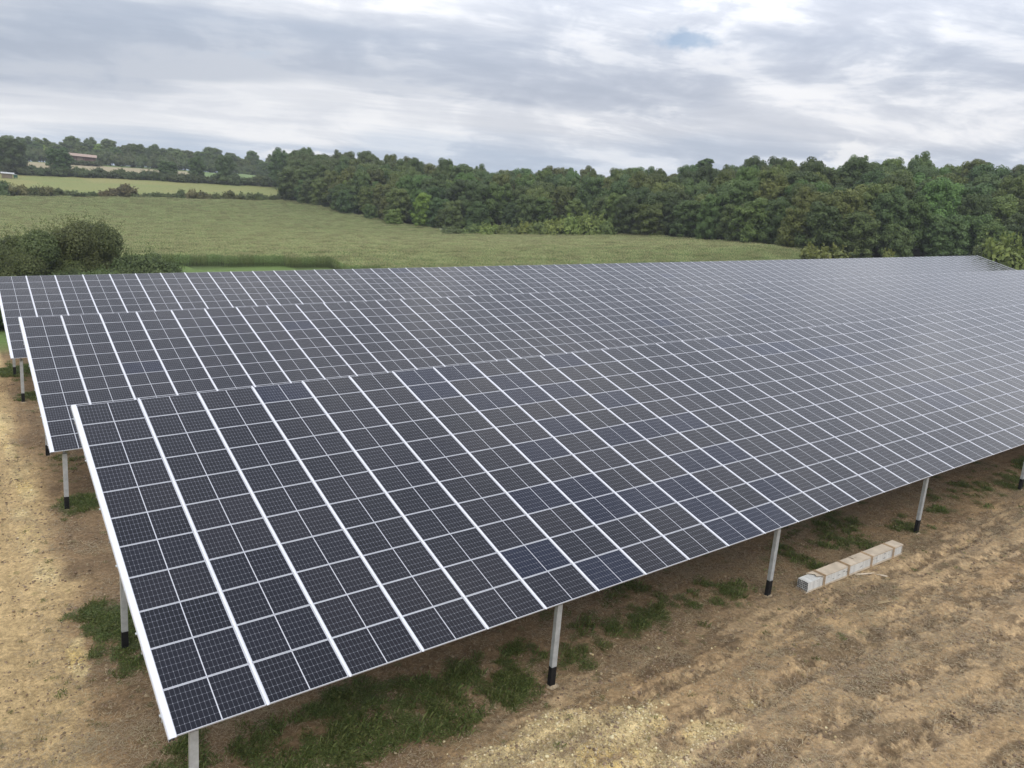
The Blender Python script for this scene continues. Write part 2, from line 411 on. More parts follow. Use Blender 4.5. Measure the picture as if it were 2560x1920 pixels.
# weeds: the green patches on the building site (x, y, rx, ry, strength)
WEEDS = [(0.5, 8.6, 1.1, 2.3, 1.0), (0.9, 2.6, 1.0, 1.1, 0.95), (2.4, 3.2, 1.5, 1.3, 0.8), (2.6, 1.0, 1.4, 0.9, 0.8), (4.3, 2.4, 1.4, 1.2, 0.95), (4.7, 0.7, 1.9, 1.1, 1.0),
         (7.0, 1.9, 1.9, 1.2, 0.95), (6.6, 0.5, 1.5, 0.8, 0.95), (8.6, 0.6, 1.3, 0.8, 1.0), (10.4, 1.3, 1.8, 1.1, 0.85), (13.3, 1.6, 2.8, 1.2, 0.66), (17.5, 1.6, 2.6, 1.2, 0.60), (19.4, 0.5, 1.2, 0.8, 0.62), (16, 3.5, 5, 1.5, 0.62),
         (25, 1.9, 5.0, 1.5, 0.62), (29, 0.6, 2.0, 1.0, 0.66), (34, 1.6, 5.5, 1.6, 0.68), (42, 0.8, 6.0, 1.8, 0.7), (0.4, 20.6, 1.1, 1.4, 0.9), (0.5, 26.6, 1.2, 1.8, 0.95), (0.6, 40.4, 1.3, 1.8, 0.85), (0.4, 48.5, 1.8, 2.6, 0.95),
         (3.0, 9, 2.5, 3.0, 0.6), (9, 9, 5, 3, 0.35), (20, 9, 7, 3, 0.35), (0.2, 4.9, 0.8, 0.5, 0.5), (-0.2, 6.4, 0.5, 0.35, 0.6)]
def weed_mask(x, y):
    m = np.zeros(x.shape)
    for (cx, cy, rx, ry, s) in WEEDS:
        d = ((x - cx) / rx) ** 2 + ((y - cy) / ry) ** 2
        m = np.maximum(m, s * np.exp(-0.7 * d))
    n = fbm(x * 0.9, y * 0.9, 31, 5, 0.6) * 0.7 + fbm(x * 3.2, y * 3.2, 37, 3, 0.6) * 0.3
    return sstep(0.36, 0.72, m * 0.78 + (n - 0.5) * 1.9)
def gravel_mask(x, y):
    m = np.zeros(x.shape)
    for (cx, cy, rx, ry, s) in ((8.2, -1.3, 1.7, 0.75, 1.25), (10.0, -2.0, 1.8, 0.8, 1.15), (6.8, -1.0, 0.9, 0.4, 1.1), (12.0, -3.2, 2.0, 0.8, 0.75), (9.3, -3.3, 2.0, 0.9, 1.05), (7.6, -2.4, 1.4, 0.8, 0.95), (-0.75, 7.6, 0.30, 2.0, 0.9), (-0.7, 6.6, 0.25, 0.6, 0.9), (-2, 55, 1.5, 5, 0.9)):
        m = np.maximum(m, s * np.exp(-0.7 * (((x - cx) / rx) ** 2 + ((y - cy) / ry) ** 2)))
    strip = np.exp(-0.7 * ((x + 0.85 + 0.012 * y - (fbm(x * 0 + 3.3, y * 0.22, 78, 3) - 0.5) * 1.1) / (0.30 + 0.012 * y)) ** 2) * sstep(9, 13, y) * (0.45 + 0.45 * fbm(x * 0.5, y * 0.3, 79, 3))
    m = np.maximum(m, strip)
    return sstep(0.42, 0.68, m * 0.8 + (fbm(x * 1.3, y * 1.3, 77, 5, 0.6) - 0.5) * 1.0)
# wheel tracks beside the front array: (offset at x=10, slope, half width)
RUTS = [(-2.55, -0.085, 0.34), (-4.35, -0.075, 0.36), (-3.3, 0.045, 0.30), (-5.9, -0.06, 0.4), (-7.6, -0.06, 0.4), (-9.4, -0.03, 0.4), (-1.35, 0.01, 0.26)]
def relief(x, y):
    """small height differences of the worked soil, and a mask of rutted ground"""
    wob = (fbm(x * 0.2, y * 0.2, 5, 3) - 0.5) * 0.7
    h = (fbm(x * 0.7, y * 0.7, 11, 4) - 0.5) * 0.12 + (fbm(x * 3.1, y * 3.1, 12, 3, 0.6) - 0.5) * 0.07 + (fbm(x * 1.6, y * 5.0, 13, 3, 0.6) - 0.5) * 0.07 * sstep(2, 8, x)
    rut = np.zeros(x.shape)
    for i, (c, s, hw) in enumerate(RUTS):
        d = (y - (c + s * (x - 10)) + wob) / hw
        g = np.exp(-d * d) * sstep(4, 9, x) * (0.55 + 0.8 * fbm(x * 0.25, y * 0.6, 40 + i, 2))
        lug = np.sin((x * 1.0 + 0.55 * np.abs(d) * hw + (fbm(x * 0.8, y * 0.8, 60 + i, 2) - 0.5) * 1.3) * 2 * math.pi / 0.26)
        h = h - 0.10 * g + 0.06 * g * lug
        h = h + 0.03 * np.exp(-((np.abs(d) - 1.5) / 0.4) ** 2) * sstep(4, 9, x)
        rut = np.maximum(rut, g)
    # crawler marks running across the strip left of the arrays and between the rows
    for (cy, hw) in ((14.2, 1.0), (16.8, 0.8), (31.0, 1.6), (35.0, 1.2), (22.8, 0.9), (24.3, 0.5)):
        d = (y - cy + wob) / hw
        g = np.exp(-d * d) * sstep(-1.2, 0.2, x)
        h = h + 0.05 * g * np.sin((y + 0.5 * wob + 0.2 * x) * 2 * math.pi / 0.55)
        rut = np.maximum(rut, 0.8 * g)
    for cx in (-1.9, -3.4):
        d = (x - cx - wob * 0.5) / 0.32
        g = np.exp(-d * d) * sstep(1, 4, y) * sstep(60, 50, y)
        h = h - 0.09 * g + 0.025 * g * np.sin((y + 0.4 * np.abs(d)) * 2 * math.pi / 0.22)
    return h, rut

def axis(lo, hi, step, far, grow):
    a = list(np.arange(lo, hi + step / 2, step)); d = step; x = a[-1]
    while x < far[1]: d = min(d * grow, 60 if x > 700 else 9); x += d; a.append(x)
    d = step; x = a[0]; b = []
    while x > far[0]: d = min(d * grow, 60 if x < -300 else 9); x -= d; b.append(x)
    return np.array(b[::-1] + a)
AX = axis(-5.0, 30.0, 0.065, (-3500, 4500), 1.09)
AY = axis(-10.5, 5.0, 0.065, (-2500, 5000), 1.06)
XX, YY = np.meshgrid(AX, AY); fx_, fy_ = XX.ravel(), YY.ravel()
Z = terrain(fx_, fy_)
near = (fx_ > -25) & (fx_ < 120) & (fy_ > -25) & (fy_ < 70)
hh, rr = relief(fx_[near], fy_[near])
Z[near] += hh
rut_all = np.zeros(fx_.shape); rut_all[near] = rr
far_m = np.hypot(fx_, fy_)
nx_, ny_ = len(AX), len(AY)
ii = np.arange((ny_ - 1) * (nx_ - 1)); r0 = ii // (nx_ - 1) * nx_ + ii % (nx_ - 1)
gfaces = np.stack([r0, r0 + 1, r0 + nx_ + 1, r0 + nx_], -1)
# what covers the ground where
def mixc(c, k, col_): return c * (1 - k[:, None]) + np.array(col_)[None] * k[:, None]
yr_ = fy_ + 0.075 * (fx_ - 10)
nz1 = fbm(fx_ * 0.23, fy_ * 0.23, 1, 4); nz2 = fbm(fx_ * 1.6, fy_ * 1.6, 2, 4, 0.6); nz3 = fbm(fx_ * 0.05, fy_ * 0.05, 3, 4)
C = np.tile(np.array([0.368, 0.256, 0.136]), (len(fx_), 1))
C = mixc(C, sstep(0.42, 0.68, nz1) * 0.5, (0.275, 0.180, 0.094))
C = mixc(C, sstep(0.50, 0.72, nz2) * 0.5, (0.200, 0.132, 0.072))
C = mixc(C, sstep(0.56, 0.68, fbm(fx_ * 0.45, yr_ * 1.3, 21, 5, 0.6)) * 0.6, (0.140, 0.098, 0.058))
C = mixc(C, sstep(0.45, 0.62, fbm(fx_ * 0.07, yr_ * 1.1, 23, 3)) * sstep(4, 9, fx_) * 0.6, (0.43, 0.315, 0.185))
C = mixc(C, np.clip(rut_all * 1.3, 0, 1) * 0.85 * sstep(3, 6, fx_), (0.46, 0.33, 0.185))
C = mixc(C, np.clip(rut_all, 0, 1) * sstep(6, 3, fx_) * 0.8, (0.150, 0.102, 0.060))
C = mixc(C, sstep(-0.3, -1.1, fx_ + (nz1 - 0.5) * 1.6) * sstep(-14, -9, fx_) * 0.85, (0.485, 0.355, 0.18))
C = mixc(C, sstep(0.15, 0.5, rut_all) * sstep(0.46, 0.60, fbm(fx_ * 2.6, fy_ * 3.4, 8, 4, 0.65)) * 0.8, (0.130, 0.090, 0.055))
C = mixc(C, sstep(0.53, 0.62, fbm(fx_ * 1.7, yr_ * 5.5, 18, 4, 0.6)) * sstep(3, 9, fx_) * sstep(0.40, 0.60, fbm(fx_ * 0.16, yr_ * 0.7, 19, 3)) * 0.8, (0.140, 0.094, 0.052))
C = mixc(C, sstep(0.60, 0.68, fbm(fx_ * 0.9, yr_ * 1.8, 29, 4, 0.6)) * sstep(4, 9, fx_) * sstep(0.5, -0.5, fy_) * 0.7, (0.105, 0.075, 0.046))
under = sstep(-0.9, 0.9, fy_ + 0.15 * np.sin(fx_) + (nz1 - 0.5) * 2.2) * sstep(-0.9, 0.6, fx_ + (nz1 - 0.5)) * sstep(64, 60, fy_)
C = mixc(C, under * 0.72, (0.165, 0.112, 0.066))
grv = gravel_mask(fx_, fy_)
C = mixc(C, grv * 0.9, (0.60, 0.475, 0.25))
C = mixc(C, grv * sstep(0.52, 0.66, fbm(fx_ * 0.8, fy_ * 0.8, 91, 4)) * 0.8, (0.60, 0.44, 0.17))
wd = weed_mask(fx_, fy_)
C = mixc(C, wd * 0.45, (0.115, 0.098, 0.048))
grass = np.maximum(sstep(55, 59, fy_), np.maximum(sstep(-9, -16, fx_), sstep(150, 156, fx_)))
grass = np.maximum(grass, sstep(-18, -30, fy_))
C = mixc(C, grass, (0.125, 0.182, 0.058)); C = mixc(C, grass * sstep(0.45, 0.7, nz3) * 0.6, (0.16, 0.20, 0.06))
C = mixc(C, in_poly(fx_, fy_, CORN) * 1.0, (0.065, 0.085, 0.035))
md = in_poly(fx_, fy_, MEAD) * 1.0
stripes = fbm(fx_ * 0.012, fy_ * 0.11, 15, 4)
C = mixc(C, md, (0.225, 0.235, 0.092)); C = mixc(C, md * sstep(0.42, 0.62, stripes) * 0.75, (0.20, 0.235, 0.085)); C = mixc(C, md * sstep(0.55, 0.7, nz3) * 0.6, (0.28, 0.25, 0.105))
C = mixc(C, in_poly(fx_, fy_, PALE) * 1.0, (0.32, 0.275, 0.175)); C = mixc(C, in_poly(fx_, fy_, GREENF) * 1.0, (0.16, 0.22, 0.09))
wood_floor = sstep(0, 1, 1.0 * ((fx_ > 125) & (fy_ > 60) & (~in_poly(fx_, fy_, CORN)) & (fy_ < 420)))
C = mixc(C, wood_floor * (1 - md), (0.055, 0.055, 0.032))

def ground_material():
    m, t, b = material('ground', 0.95, 0.1)
    a = t.n('ShaderNodeAttribute'); a.attribute_name = 'cover'
    oc = t.n('ShaderNodeTexCoord').outputs['Object']
    n1 = t.noise(oc, 9.0, 6, 0.65); n2 = t.noise(oc, 46.0, 4, 0.75); n3 = t.noise(oc, 2.2, 5, 0.6)
    v = t.math('MULTIPLY', t.step(n1, 0.25, 0.75, 0.66, 1.34), t.step(n2, 0.25, 0.75, 0.60, 1.40))
    v = t.math('MULTIPLY', v, t.step(n3, 0.3, 0.7, 0.84, 1.16))
    c = t.mix(1.0, a.outputs['Color'], t.comb(v, v, v), 'MULTIPLY')
    t.link(c, b.inputs['Base Color'])
    bp = t.n('ShaderNodeBump'); bp.inputs['Strength'].default_value = 0.9; bp.inputs['Distance'].default_value = 0.06
    t.link(t.math('ADD', t.math('MULTIPLY', n1, 0.7), t.math('MULTIPLY', n2, 0.3)), bp.inputs['Height'])
    t.link(bp.outputs[0], b.inputs['Normal'])
    return m
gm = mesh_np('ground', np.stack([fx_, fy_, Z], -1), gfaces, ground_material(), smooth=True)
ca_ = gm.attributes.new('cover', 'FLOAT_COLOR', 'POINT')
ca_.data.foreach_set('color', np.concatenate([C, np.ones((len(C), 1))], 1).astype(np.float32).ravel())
ground = link(bpy.data.objects.new('ground', gm)); tag(ground, 'tan worked soil, grass and fields rolling up to the woods', 'ground', kind='structure')
print('ground quads', len(gfaces))
def gz(x, y):
    x = np.atleast_1d(np.asarray(x, float)); y = np.atleast_1d(np.asarray(y, float))
    return terrain(x, y) + relief(x, y)[0]

# ------------------------------------------------------------------ solar arrays
PXM, PITCH_V, NCOL, NROW = 1.782, 12.67 / 11, 82, 11
MW, MH, MT = 1.722, 1.134, 0.035
e_ = np.array([1, 0, SX]); e_ /= np.linalg.norm(e_)
n_ = np.cross(e_, [0, math.cos(TILT), math.sin(TILT)]); n_ /= np.linalg.norm(n_)
u_ = np.cross(n_, e_)
AM = Matrix(((e_[0], u_[0], n_[0]), (e_[1], u_[1], n_[1]), (e_[2], u_[2], n_[2]))).to_4x4()

def frame_geo(cx, cy, mb):
    """module frame and back; its front edge plane is z = 0"""
    x0, x1, y0, y1 = cx - MW / 2, cx + MW / 2, cy - MH / 2, cy + MH / 2; l = 0.011
    o = [(x0, y0), (x1, y0), (x1, y1), (x0, y1)]; i = [(x0 + l, y0 + l), (x1 - l, y0 + l), (x1 - l, y1 - l), (x0 + l, y1 - l)]
    vs_ = [(*p, 0) for p in o] + [(*p, 0) for p in i] + [(*p, -0.003) for p in i] + [(*p, -MT) for p in o]
    fs = []
    for k in range(4):
        j = (k + 1) % 4
        fs += [(k, j, 4 + j, 4 + k), (4 + k, 4 + j, 8 + j, 8 + k), (12 + k, 12 + j, j, k)]
    fs.append((15, 14, 13, 12))
    mb.add(vs_, fs)
def glass_geo(cx, cy, mb):
    hx, hy = MW / 2 - 0.0115, MH / 2 - 0.0115
    mb.add([(cx - hx, cy - hy, -0.002), (cx + hx, cy - hy, -0.002), (cx + hx, cy + hy, -0.002), (cx - hx, cy + hy, -0.002)], [(0, 1, 2, 3)])
def glass_uv(me, cells):
    hx, hy = MW / 2 - 0.0115, MH / 2 - 0.0115
    uv = me.uv_layers.new(name='UVMap'); k = 0
    d = []
    for (ci, ri) in cells:
        for sx, sy in ((-1, -1), (1, -1), (1, 1), (-1, 1)): d += [ci * 4 + 2 + sx * hx, ri * 4 + 2 + sy * hy]
    uv.data.foreach_set('uv', d)
_mb = MB(); frame_geo(0, 0, _mb); frame_me = _mb.mesh('solar_panel', MAT['frame'])
_mb = MB(); glass_geo(0, 0, _mb); glass_me = _mb.mesh('glass', MAT['glass']); glass_uv(glass_me, [(0, 0)])
# cover strip over the joint of two columns, and the broad cap of the end
SL = 12.67
def strip_prof(wd, z0, z1, lip=0.0): return [(-wd / 2, z0), (wd / 2, z0), (wd / 2, z1 - 0.004), (wd / 2 - 0.006, z1), (-wd / 2 + 0.006, z1), (-wd / 2, z1 - 0.004)]
_mb = MB(); _mb.prism(strip_prof(0.052, 0.003, 0.014), 'y', -0.02, SL + 0.03); strip_me = _mb.mesh('cover_strip', MAT['strip'])
_mb = MB()
_mb.prism([(-0.105, -0.07), (-0.095, -0.07), (-0.090, -0.015), (-0.078, 0.004), (-0.060, 0.010), (0.036, 0.010), (0.036, 0.003), (0.039, 0.020), (-0.064, 0.022), (-0.086, 0.014), (-0.101, -0.010)], 'y', -0.03, SL + 0.04)
cap_me = _mb.mesh('edge_cap', MAT['strip'])
# galvanised post: C section, its foot coated black
def post_mesh(top, foot):
    a, b, th = 0.082, 0.062, 0.012
    prof = [(-a, -b), (a, -b), (a, -b + 0.035), (a - th, -b + 0.035), (a - th, -b + th), (-a + th, -b + th), (-a + th, b - th), (a - th, b - th), (a - th, b - 0.035), (a, b - 0.035), (a, b), (-a, b)]
    m1 = MB(); m1.prism(prof, 'z', foot, top)
    m2 = MB(); g = 0.004
    prof2 = [(-a - g, -b - g), (a + g, -b - g), (a + g, b + g), (-a - g, b + g)]
    m2.prism(prof2, 'z', -0.35, foot); m2.prism([(p[0] * 1.0, p[1]) for p in prof2], 'z', foot, foot + 0.012)
    return m1, m2

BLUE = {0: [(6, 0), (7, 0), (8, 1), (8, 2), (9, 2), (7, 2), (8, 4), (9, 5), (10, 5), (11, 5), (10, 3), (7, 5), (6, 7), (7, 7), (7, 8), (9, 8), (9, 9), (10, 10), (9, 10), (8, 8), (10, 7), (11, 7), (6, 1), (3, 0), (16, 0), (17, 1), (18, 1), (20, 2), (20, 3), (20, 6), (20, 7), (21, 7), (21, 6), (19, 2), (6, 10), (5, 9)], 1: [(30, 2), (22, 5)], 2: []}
ALABEL = ['nearest solar array, its dark panels sloping down to the bare tan soil', 'middle solar array, standing between the nearest and the farthest array', 'farthest solar array, backing onto the bushes and the maize field']
POSTX = [0.42, 9.62, 19.0, 28.8, 38.6] + [48.2 + 9.7 * k for k in range(11)]

def core_geo(rg, lobes, k=0.80):
    vs_, fs = [], []
    nu, nv = 8, 5
    for (c, r) in lobes:
        b = len(vs_)
        for j in range(nv + 1):
            for i in range(nu):
                t = math.pi * j / nv; f = 2 * math.pi * i / nu; q = k * rg.uniform(0.82, 1.05)
                vs_.append((c[0] + r[0] * q * math.sin(t) * math.cos(f), c[1] + r[1] * q * math.sin(t) * math.sin(f), c[2] + r[2] * q * math.cos(t)))
        for j in range(nv):
            for i in range(nu): fs.append((b + j * nu + i, b + (j + 1) * nu + i, b + (j + 1) * nu + (i + 1) % nu, b + j * nu + (i + 1) % nu))
    return np.array(vs_), np.array(fs)
def build_array(ai):
    o = ORIG[ai]
    root = empty('solar_array', (o[0], o[1], tz(o[0], o[1])))
    tag(root, ALABEL[ai], 'solar array', 'solar arrays in three parallel rows')
    base_inv = Matrix.Translation(-root.location)
    M0 = base_inv @ Matrix.Translation(Vector(o)) @ AM
    def place(ob, x, y, z=0.0):
        ob.matrix_parent_inverse = Matrix.Identity(4)
        ob.matrix_local = M0 @ Matrix.Translation((x, y, z))
    # the modules that show largest are parts of their own
    cc, rrw = np.meshgrid(np.arange(NCOL), np.arange(NROW)); cc = cc.ravel(); rrw = rrw.ravel()
    xs = (cc + 0.5) * PXM; ys = (rrw + 0.5) * PITCH_V
    P = o + xs[:, None] * e_ + ys[:, None] * u_
    px, py, zz = to_px(P)
    D = P - CAM; dist = np.linalg.norm(D, axis=1)
    area = np.abs(D @ n_) / dist ** 3
    vis = (px > -40) & (px < 2600) & (py > -40) & (py < 1960)
    for bi in range(ai):                                            # behind a nearer array?
        ob = ORIG[bi]; t = ((ob - CAM) @ n_) / (D @ n_)
        H = CAM + D * t[:, None] - ob
        hx, hy = H @ e_, H @ u_
        vis &= ~((t < 1) & (t > 0) & (hx > 0) & (hx < NCOL * PXM) & (hy > -0.3) & (hy < SL - 0.35))
    order = np.argsort(-(area * np.where(vis, 1, 1e-6)))
    single = set(order[:300].tolist())
    fb, gb, cells = MB(), MB(), []
    blue = set((c, NROW - 1 - r) for c, r in BLUE[ai])
    for k in range(len(cc)):
        c, r = int(cc[k]), int(rrw[k])
        if k in single:
            p = link(bpy.data.objects.new('solar_panel', frame_me), root)
            place(p, xs[k], ys[k])
            p.rotation_euler.rotate(Matrix.Rotation(random.gauss(0, 0.0022), 3, 'X')); p.rotation_euler.rotate(Matrix.Rotation(random.gauss(0, 0.0012), 3, 'Y'))
            g = link(bpy.data.objects.new('glass', glass_me), p)
            q = random.uniform(0.9, 1.12)
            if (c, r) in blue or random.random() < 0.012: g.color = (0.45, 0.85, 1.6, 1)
            else: g.color = (q, q, q, 1)
        else:
            frame_geo(xs[k], ys[k], fb); glass_geo(xs[k], ys[k], gb); cells.append((c + 1, r + 1))
    rest = fb.build('panel_field', MAT['frame'], root); place(rest, 0, 0); tag(rest, 'far solar panels of the array', kind='stuff')
    gm_ = gb.mesh('glass', MAT['glass']); glass_uv(gm_, cells)
    gl = link(bpy.data.objects.new('glass', gm_), rest); tag(gl, 'glass of the far solar panels', kind='stuff')
    for c in range(1, NCOL):
        s = link(bpy.data.objects.new('cover_strip', strip_me), root); place(s, c * PXM, 0)
    s = link(bpy.data.objects.new('edge_cap', cap_me), root); place(s, 0, 0)
    s = link(bpy.data.objects.new('edge_cap', cap_me), root); place(s, NCOL * PXM, 0); s.scale.x = -1
    # purlins under the modules, their ends standing out at the side
    m = MB(); m.prism([(-0.03, -0.16), (0.03, -0.16), (0.03, -0.155), (-0.024, -0.155), (-0.024, -0.043), (0.03, -0.043), (0.03, -0.038), (-0.03, -0.038)], 'x', -0.115, NCOL * PXM + 0.115)
    pm = m.mesh('purlin', MAT['galv'])
    for y in (0.55, 2.4, 4.3, 6.2, 8.1, 10.0, 11.9):
        p = link(bpy.data.objects.new('purlin', pm), root); place(p, 0, y)
    m = MB(); m.box((-0.10, -0.012, -0.10), (-0.02, 0.012, -0.03)); m.box((-0.15, -0.03, -0.075), (-0.10, 0.03, -0.055)); cm = m.mesh('clamp', MAT['galv'])
    for k in range(6):
        p = link(bpy.data.objects.new('clamp', cm), root); place(p, 0.015, 0.62 + k * 2.28)
    m = MB(); m.box((-0.02, -0.012, -0.035), (0.02, 0.02, -0.004)); pg = m.mesh('end_plug', MAT['plug'])
    for x in (-0.085, -0.02):
        p = link(bpy.data.objects.new('end_plug', pg), root); place(p, x, -0.035)
    # rafters and posts
    m = MB(); m.prism([(-0.05, -0.40), (0.05, -0.40), (0.05, -0.385), (0.008, -0.385), (0.008, -0.177), (0.05, -0.177), (0.05, -0.162), (-0.05, -0.162), (-0.05, -0.177), (-0.008, -0.177), (-0.008, -0.385), (-0.05, -0.385)], 'y', 0.25, 12.3)
    rm = m.mesh('rafter', MAT['galv'])
    for x in POSTX:
        p = link(bpy.data.objects.new('rafter', rm), root); place(p, x, 0)
        for yh in (0.32, 8.15):
            wx = o[0] + x * e_[0]; wy = o[1] + yh
            deck = o[2] + (wx - o[0]) * SX + yh * math.tan(TILT)
            gzv = float(gz(wx, wy)[0])
            m1, m2 = post_mesh(deck - 0.32 - gzv, 0.56 + random.uniform(-0.04, 0.04))
            p = m1.build('post', MAT['galv'], root); p.location = (wx - root.location.x, wy - root.location.y, gzv - root.location.z)
            q = m2.build('base_sleeve', MAT['black'], p)
            if x < 45:
                rg = np.random.default_rng(int(x * 10 + yh * 100)); fv, ff = core_geo(rg, [(np.array([0.03, -0.02, -0.02]), np.array([0.20, 0.17, 0.07]))], 1.0)
                fm = mesh_np('footing', fv, ff, MAT['foot']); link(bpy.data.objects.new('footing', fm), p)
    return root
arrays = [build_array(i) for i in range(3)]

# ------------------------------------------------------------------ foliage
def set_tone(me, tone):
    a = me.attributes.new('tone', 'FLOAT', 'POINT'); a.data.foreach_set('value', tone.astype(np.float32))
def leaf_cloud(rg, lobes, n, size, up=0.15, spread=0.7, shell=(0.78, 1.06), aspect=0.7):
    """kite-shaped leaf clumps over the outsides of ellipsoid lobes -> verts, quads, tone"""
    c = np.array([l[0] for l in lobes]); r = np.array([l[1] for l in lobes])
    wgt = (r[:, 0] * r[:, 1] + r[:, 0] * r[:, 2] + r[:, 1] * r[:, 2]); wgt = wgt / wgt.sum()
    out_p = []; out_d = []; tot = 0
    lobe_tone = rg.random(len(lobes)); tn = []
    while tot < n:
        k = rg.choice(len(lobes), n, p=wgt); d = rg.normal(size=(n, 3)); d[:, 2] += up; d /= np.linalg.norm(d, axis=1)[:, None]
        p = c[k] + d * r[k] * rg.uniform(shell[0], shell[1], n)[:, None]
        q = (((p[:, None] - c[None]) / r[None]) ** 2).sum(-1); q[np.arange(n), k] = 9
        ok = (q.min(1) > 0.62)
        out_p.append(p[ok]); out_d.append((d / r[k] * r[k].mean(1)[:, None])[ok]); tn.append(lobe_tone[k][ok]); tot += ok.sum()
    p = np.concatenate(out_p)[:n]; d = np.concatenate(out_d)[:n]; tn = np.concatenate(tn)[:n]
    nrm = d / np.linalg.norm(d, axis=1)[:, None] + rg.normal(size=p.shape) * spread * 0.6 + np.array([0, 0, 0.25]); nrm /= np.linalg.norm(nrm, axis=1)[:, None]
    a = np.cross(nrm, rg.normal(size=p.shape)); a /= np.linalg.norm(a, axis=1)[:, None]; b = np.cross(nrm, a)
    s = (size * rg.uniform(0.6, 1.35, len(p)))[:, None]
    v = np.stack([p - a * s * 0.5, p - b * s * 0.5 * aspect + a * s * 0.1, p + a * s * 0.5 + nrm * s * 0.1, p + b * s * 0.5 * aspect - a * s * 0.05], 1)
    tone = np.clip(0.5 + (tn - 0.5) * 0.5 + rg.normal(0, 0.17, len(p)), 0, 1)
    return v.reshape(-1, 3), np.arange(4 * len(p)).reshape(-1, 4), np.repeat(tone, 4)
def crown_mesh(name, rg, lobes, n, size, mat, core=0.74, **kw):
    v, f, t = leaf_cloud(rg, lobes, n, size, **kw)
    if core:
        v2, f2 = core_geo(rg, lobes, core); f = np.concatenate([f, f2 + len(v)]); v = np.concatenate([v, v2]); t = np.concatenate([t, np.full(len(v2), 0.35)])
    me = mesh_np(name, v, f, mat); set_tone(me, t)
    return me
def broadleaf(seed, H, R, base, n=9500, size=0.44):
    """a deciduous tree: trunk with limbs, crown of many lobes"""
    rg = np.random.default_rng(seed)
    lobes = []
    nl = 40 + int(rg.integers(0, 14))
    for k in range(nl):
        t = (k + 0.5) / nl; z = base + (H - base) * (0.12 + 0.80 * t)
        rad = R * math.sqrt(max(0.04, 1 - ((t - 0.36) / 0.80) ** 2)) * 0.80
        f = k * 2.39996 + rg.uniform(-0.5, 0.5); rr_ = rad * rg.uniform(0.55, 1.12)
        s = R * rg.uniform(0.17, 0.34)
        lobes.append((np.array([rr_ * math.cos(f), rr_ * math.sin(f), z + rg.uniform(-0.6, 0.6)]), np.array([s, s, s * rg.uniform(0.66, 0.9)])))
    for k in range(22):                                            # small tufts round the top of the crown
        f = rg.uniform(0, 6.28); q = R * 0.85 * math.sqrt(rg.random()); s = R * rg.uniform(0.09, 0.17)
        lobes.append((np.array([q * math.cos(f), q * math.sin(f), H - (H - base) * 0.42 * (q / R) ** 2 - rg.uniform(0.2, 1.2)]), np.array([s, s, s * 0.9])))
    lobes.append((np.array([0, 0, base + (H - base) * 0.5]), np.array([R * 0.6, R * 0.6, (H - base) * 0.42])))
    crown = crown_mesh('crown', rg, lobes, n, size, MAT['leaf'], 0.66)
    m = MB(); m.tube([(0, 0, -0.8), (0.08, 0, base * 0.6), (0.1, 0.1, base + (H - base) * 0.3), (0, 0.1, H * 0.75)], [R * 0.065, R * 0.05, R * 0.038, 0.06], 7)
    for l in lobes[2:-1:7]:
        c = l[0]; m.tube([(0.08, 0.05, c[2] * 0.6), (c[0] * 0.5, c[1] * 0.5, c[2] * 0.82), tuple(c)], [R * 0.028, R * 0.02, 0.05], 5)
    return crown, m.mesh('trunk', MAT['bark'], True)
TREES = [broadleaf(100 + i, H, R, b) for i, (H, R, b) in enumerate(((15, 5.2, 2.2), (14, 5.8, 1.8), (16, 5.0, 2.6), (13.5, 5.4, 1.5), (15.5, 6.0, 2.4), (17, 5.4, 3.0), (12.5, 5.0, 1.2)))]
TH = [15, 14, 16, 13.5, 15.5, 17, 12.5]
EDGE_TREES = [broadleaf(140 + i, H, R, b) for i, (H, R, b) in enumerate(((12, 4.6, 0.3), (10.5, 4.8, 0.2), (13, 4.4, 0.5)))]
ETH = [12, 10.5, 13]
def put_tree(name, meshes, x, y, s, sz, tint, label, cat='tree', group=None, rz=None, z=None):
    r = empty(name, (x, y, tz(x, y) if z is None else z), random.uniform(0, 6.28) if rz is None else rz)
    r.scale = (s, s, sz)
    tag(r, label, cat, group)
    for nm, me in (('crown', meshes[0]), ('trunk', meshes[1])):
        o = link(bpy.data.objects.new(nm, me), r)
        if nm == 'crown': o.color = tuple(tint) + (1,)
    return r
TINTS = [(0.85, 0.96, 1.0), (1.0, 1.02, 1.0), (0.78, 0.88, 0.90), (1.12, 1.08, 0.92), (1.16, 1.06, 0.92), (0.98, 1.14, 0.95), (0.92, 0.98, 0.95), (1.25, 1.06, 0.9)]
PALET = {'dark': (0.82, 0.90, 0.88), 'yellow': (2.3, 2.15, 1.1)}

def along_edge(poly, step):
    out = []; carry = 0.0
    for a, b in zip(poly[:-1], poly[1:]):
        a = np.array(a[:2]); b = np.array(b[:2]); L_ = np.linalg.norm(b - a); t = carry
        while t < L_: out.append(a + (b - a) * t / L_); t += step
        carry = t - L_
    return out
WE = EDGE + EDGE_R
wood = []
def add_wood(p, kind, s, sz, tint, label, group):
    for q in wood:
        if (q[0] - p[0]) ** 2 + (q[1] - p[1]) ** 2 < kind[2] ** 2: return
    px, py, _z = to_px((p[0], p[1], tz(p[0], p[1]) + 8))
    if px < 560 or px > 2720: return
    wood.append((p[0], p[1], kind, s, sz, tint, label, group, random.randrange(len(kind[0]))))
ZONES = ((900, 'near the meadow corner'), (1130, 'above the wire fence'), (1330, 'by the first bright shrubs'), (1560, 'by the tallest bright shrub'), (1800, 'under the tall pine'), (2060, 'facing the maize tip'), (2330, 'above the farthest array'), (9999, 'beyond the end of the arrays'))
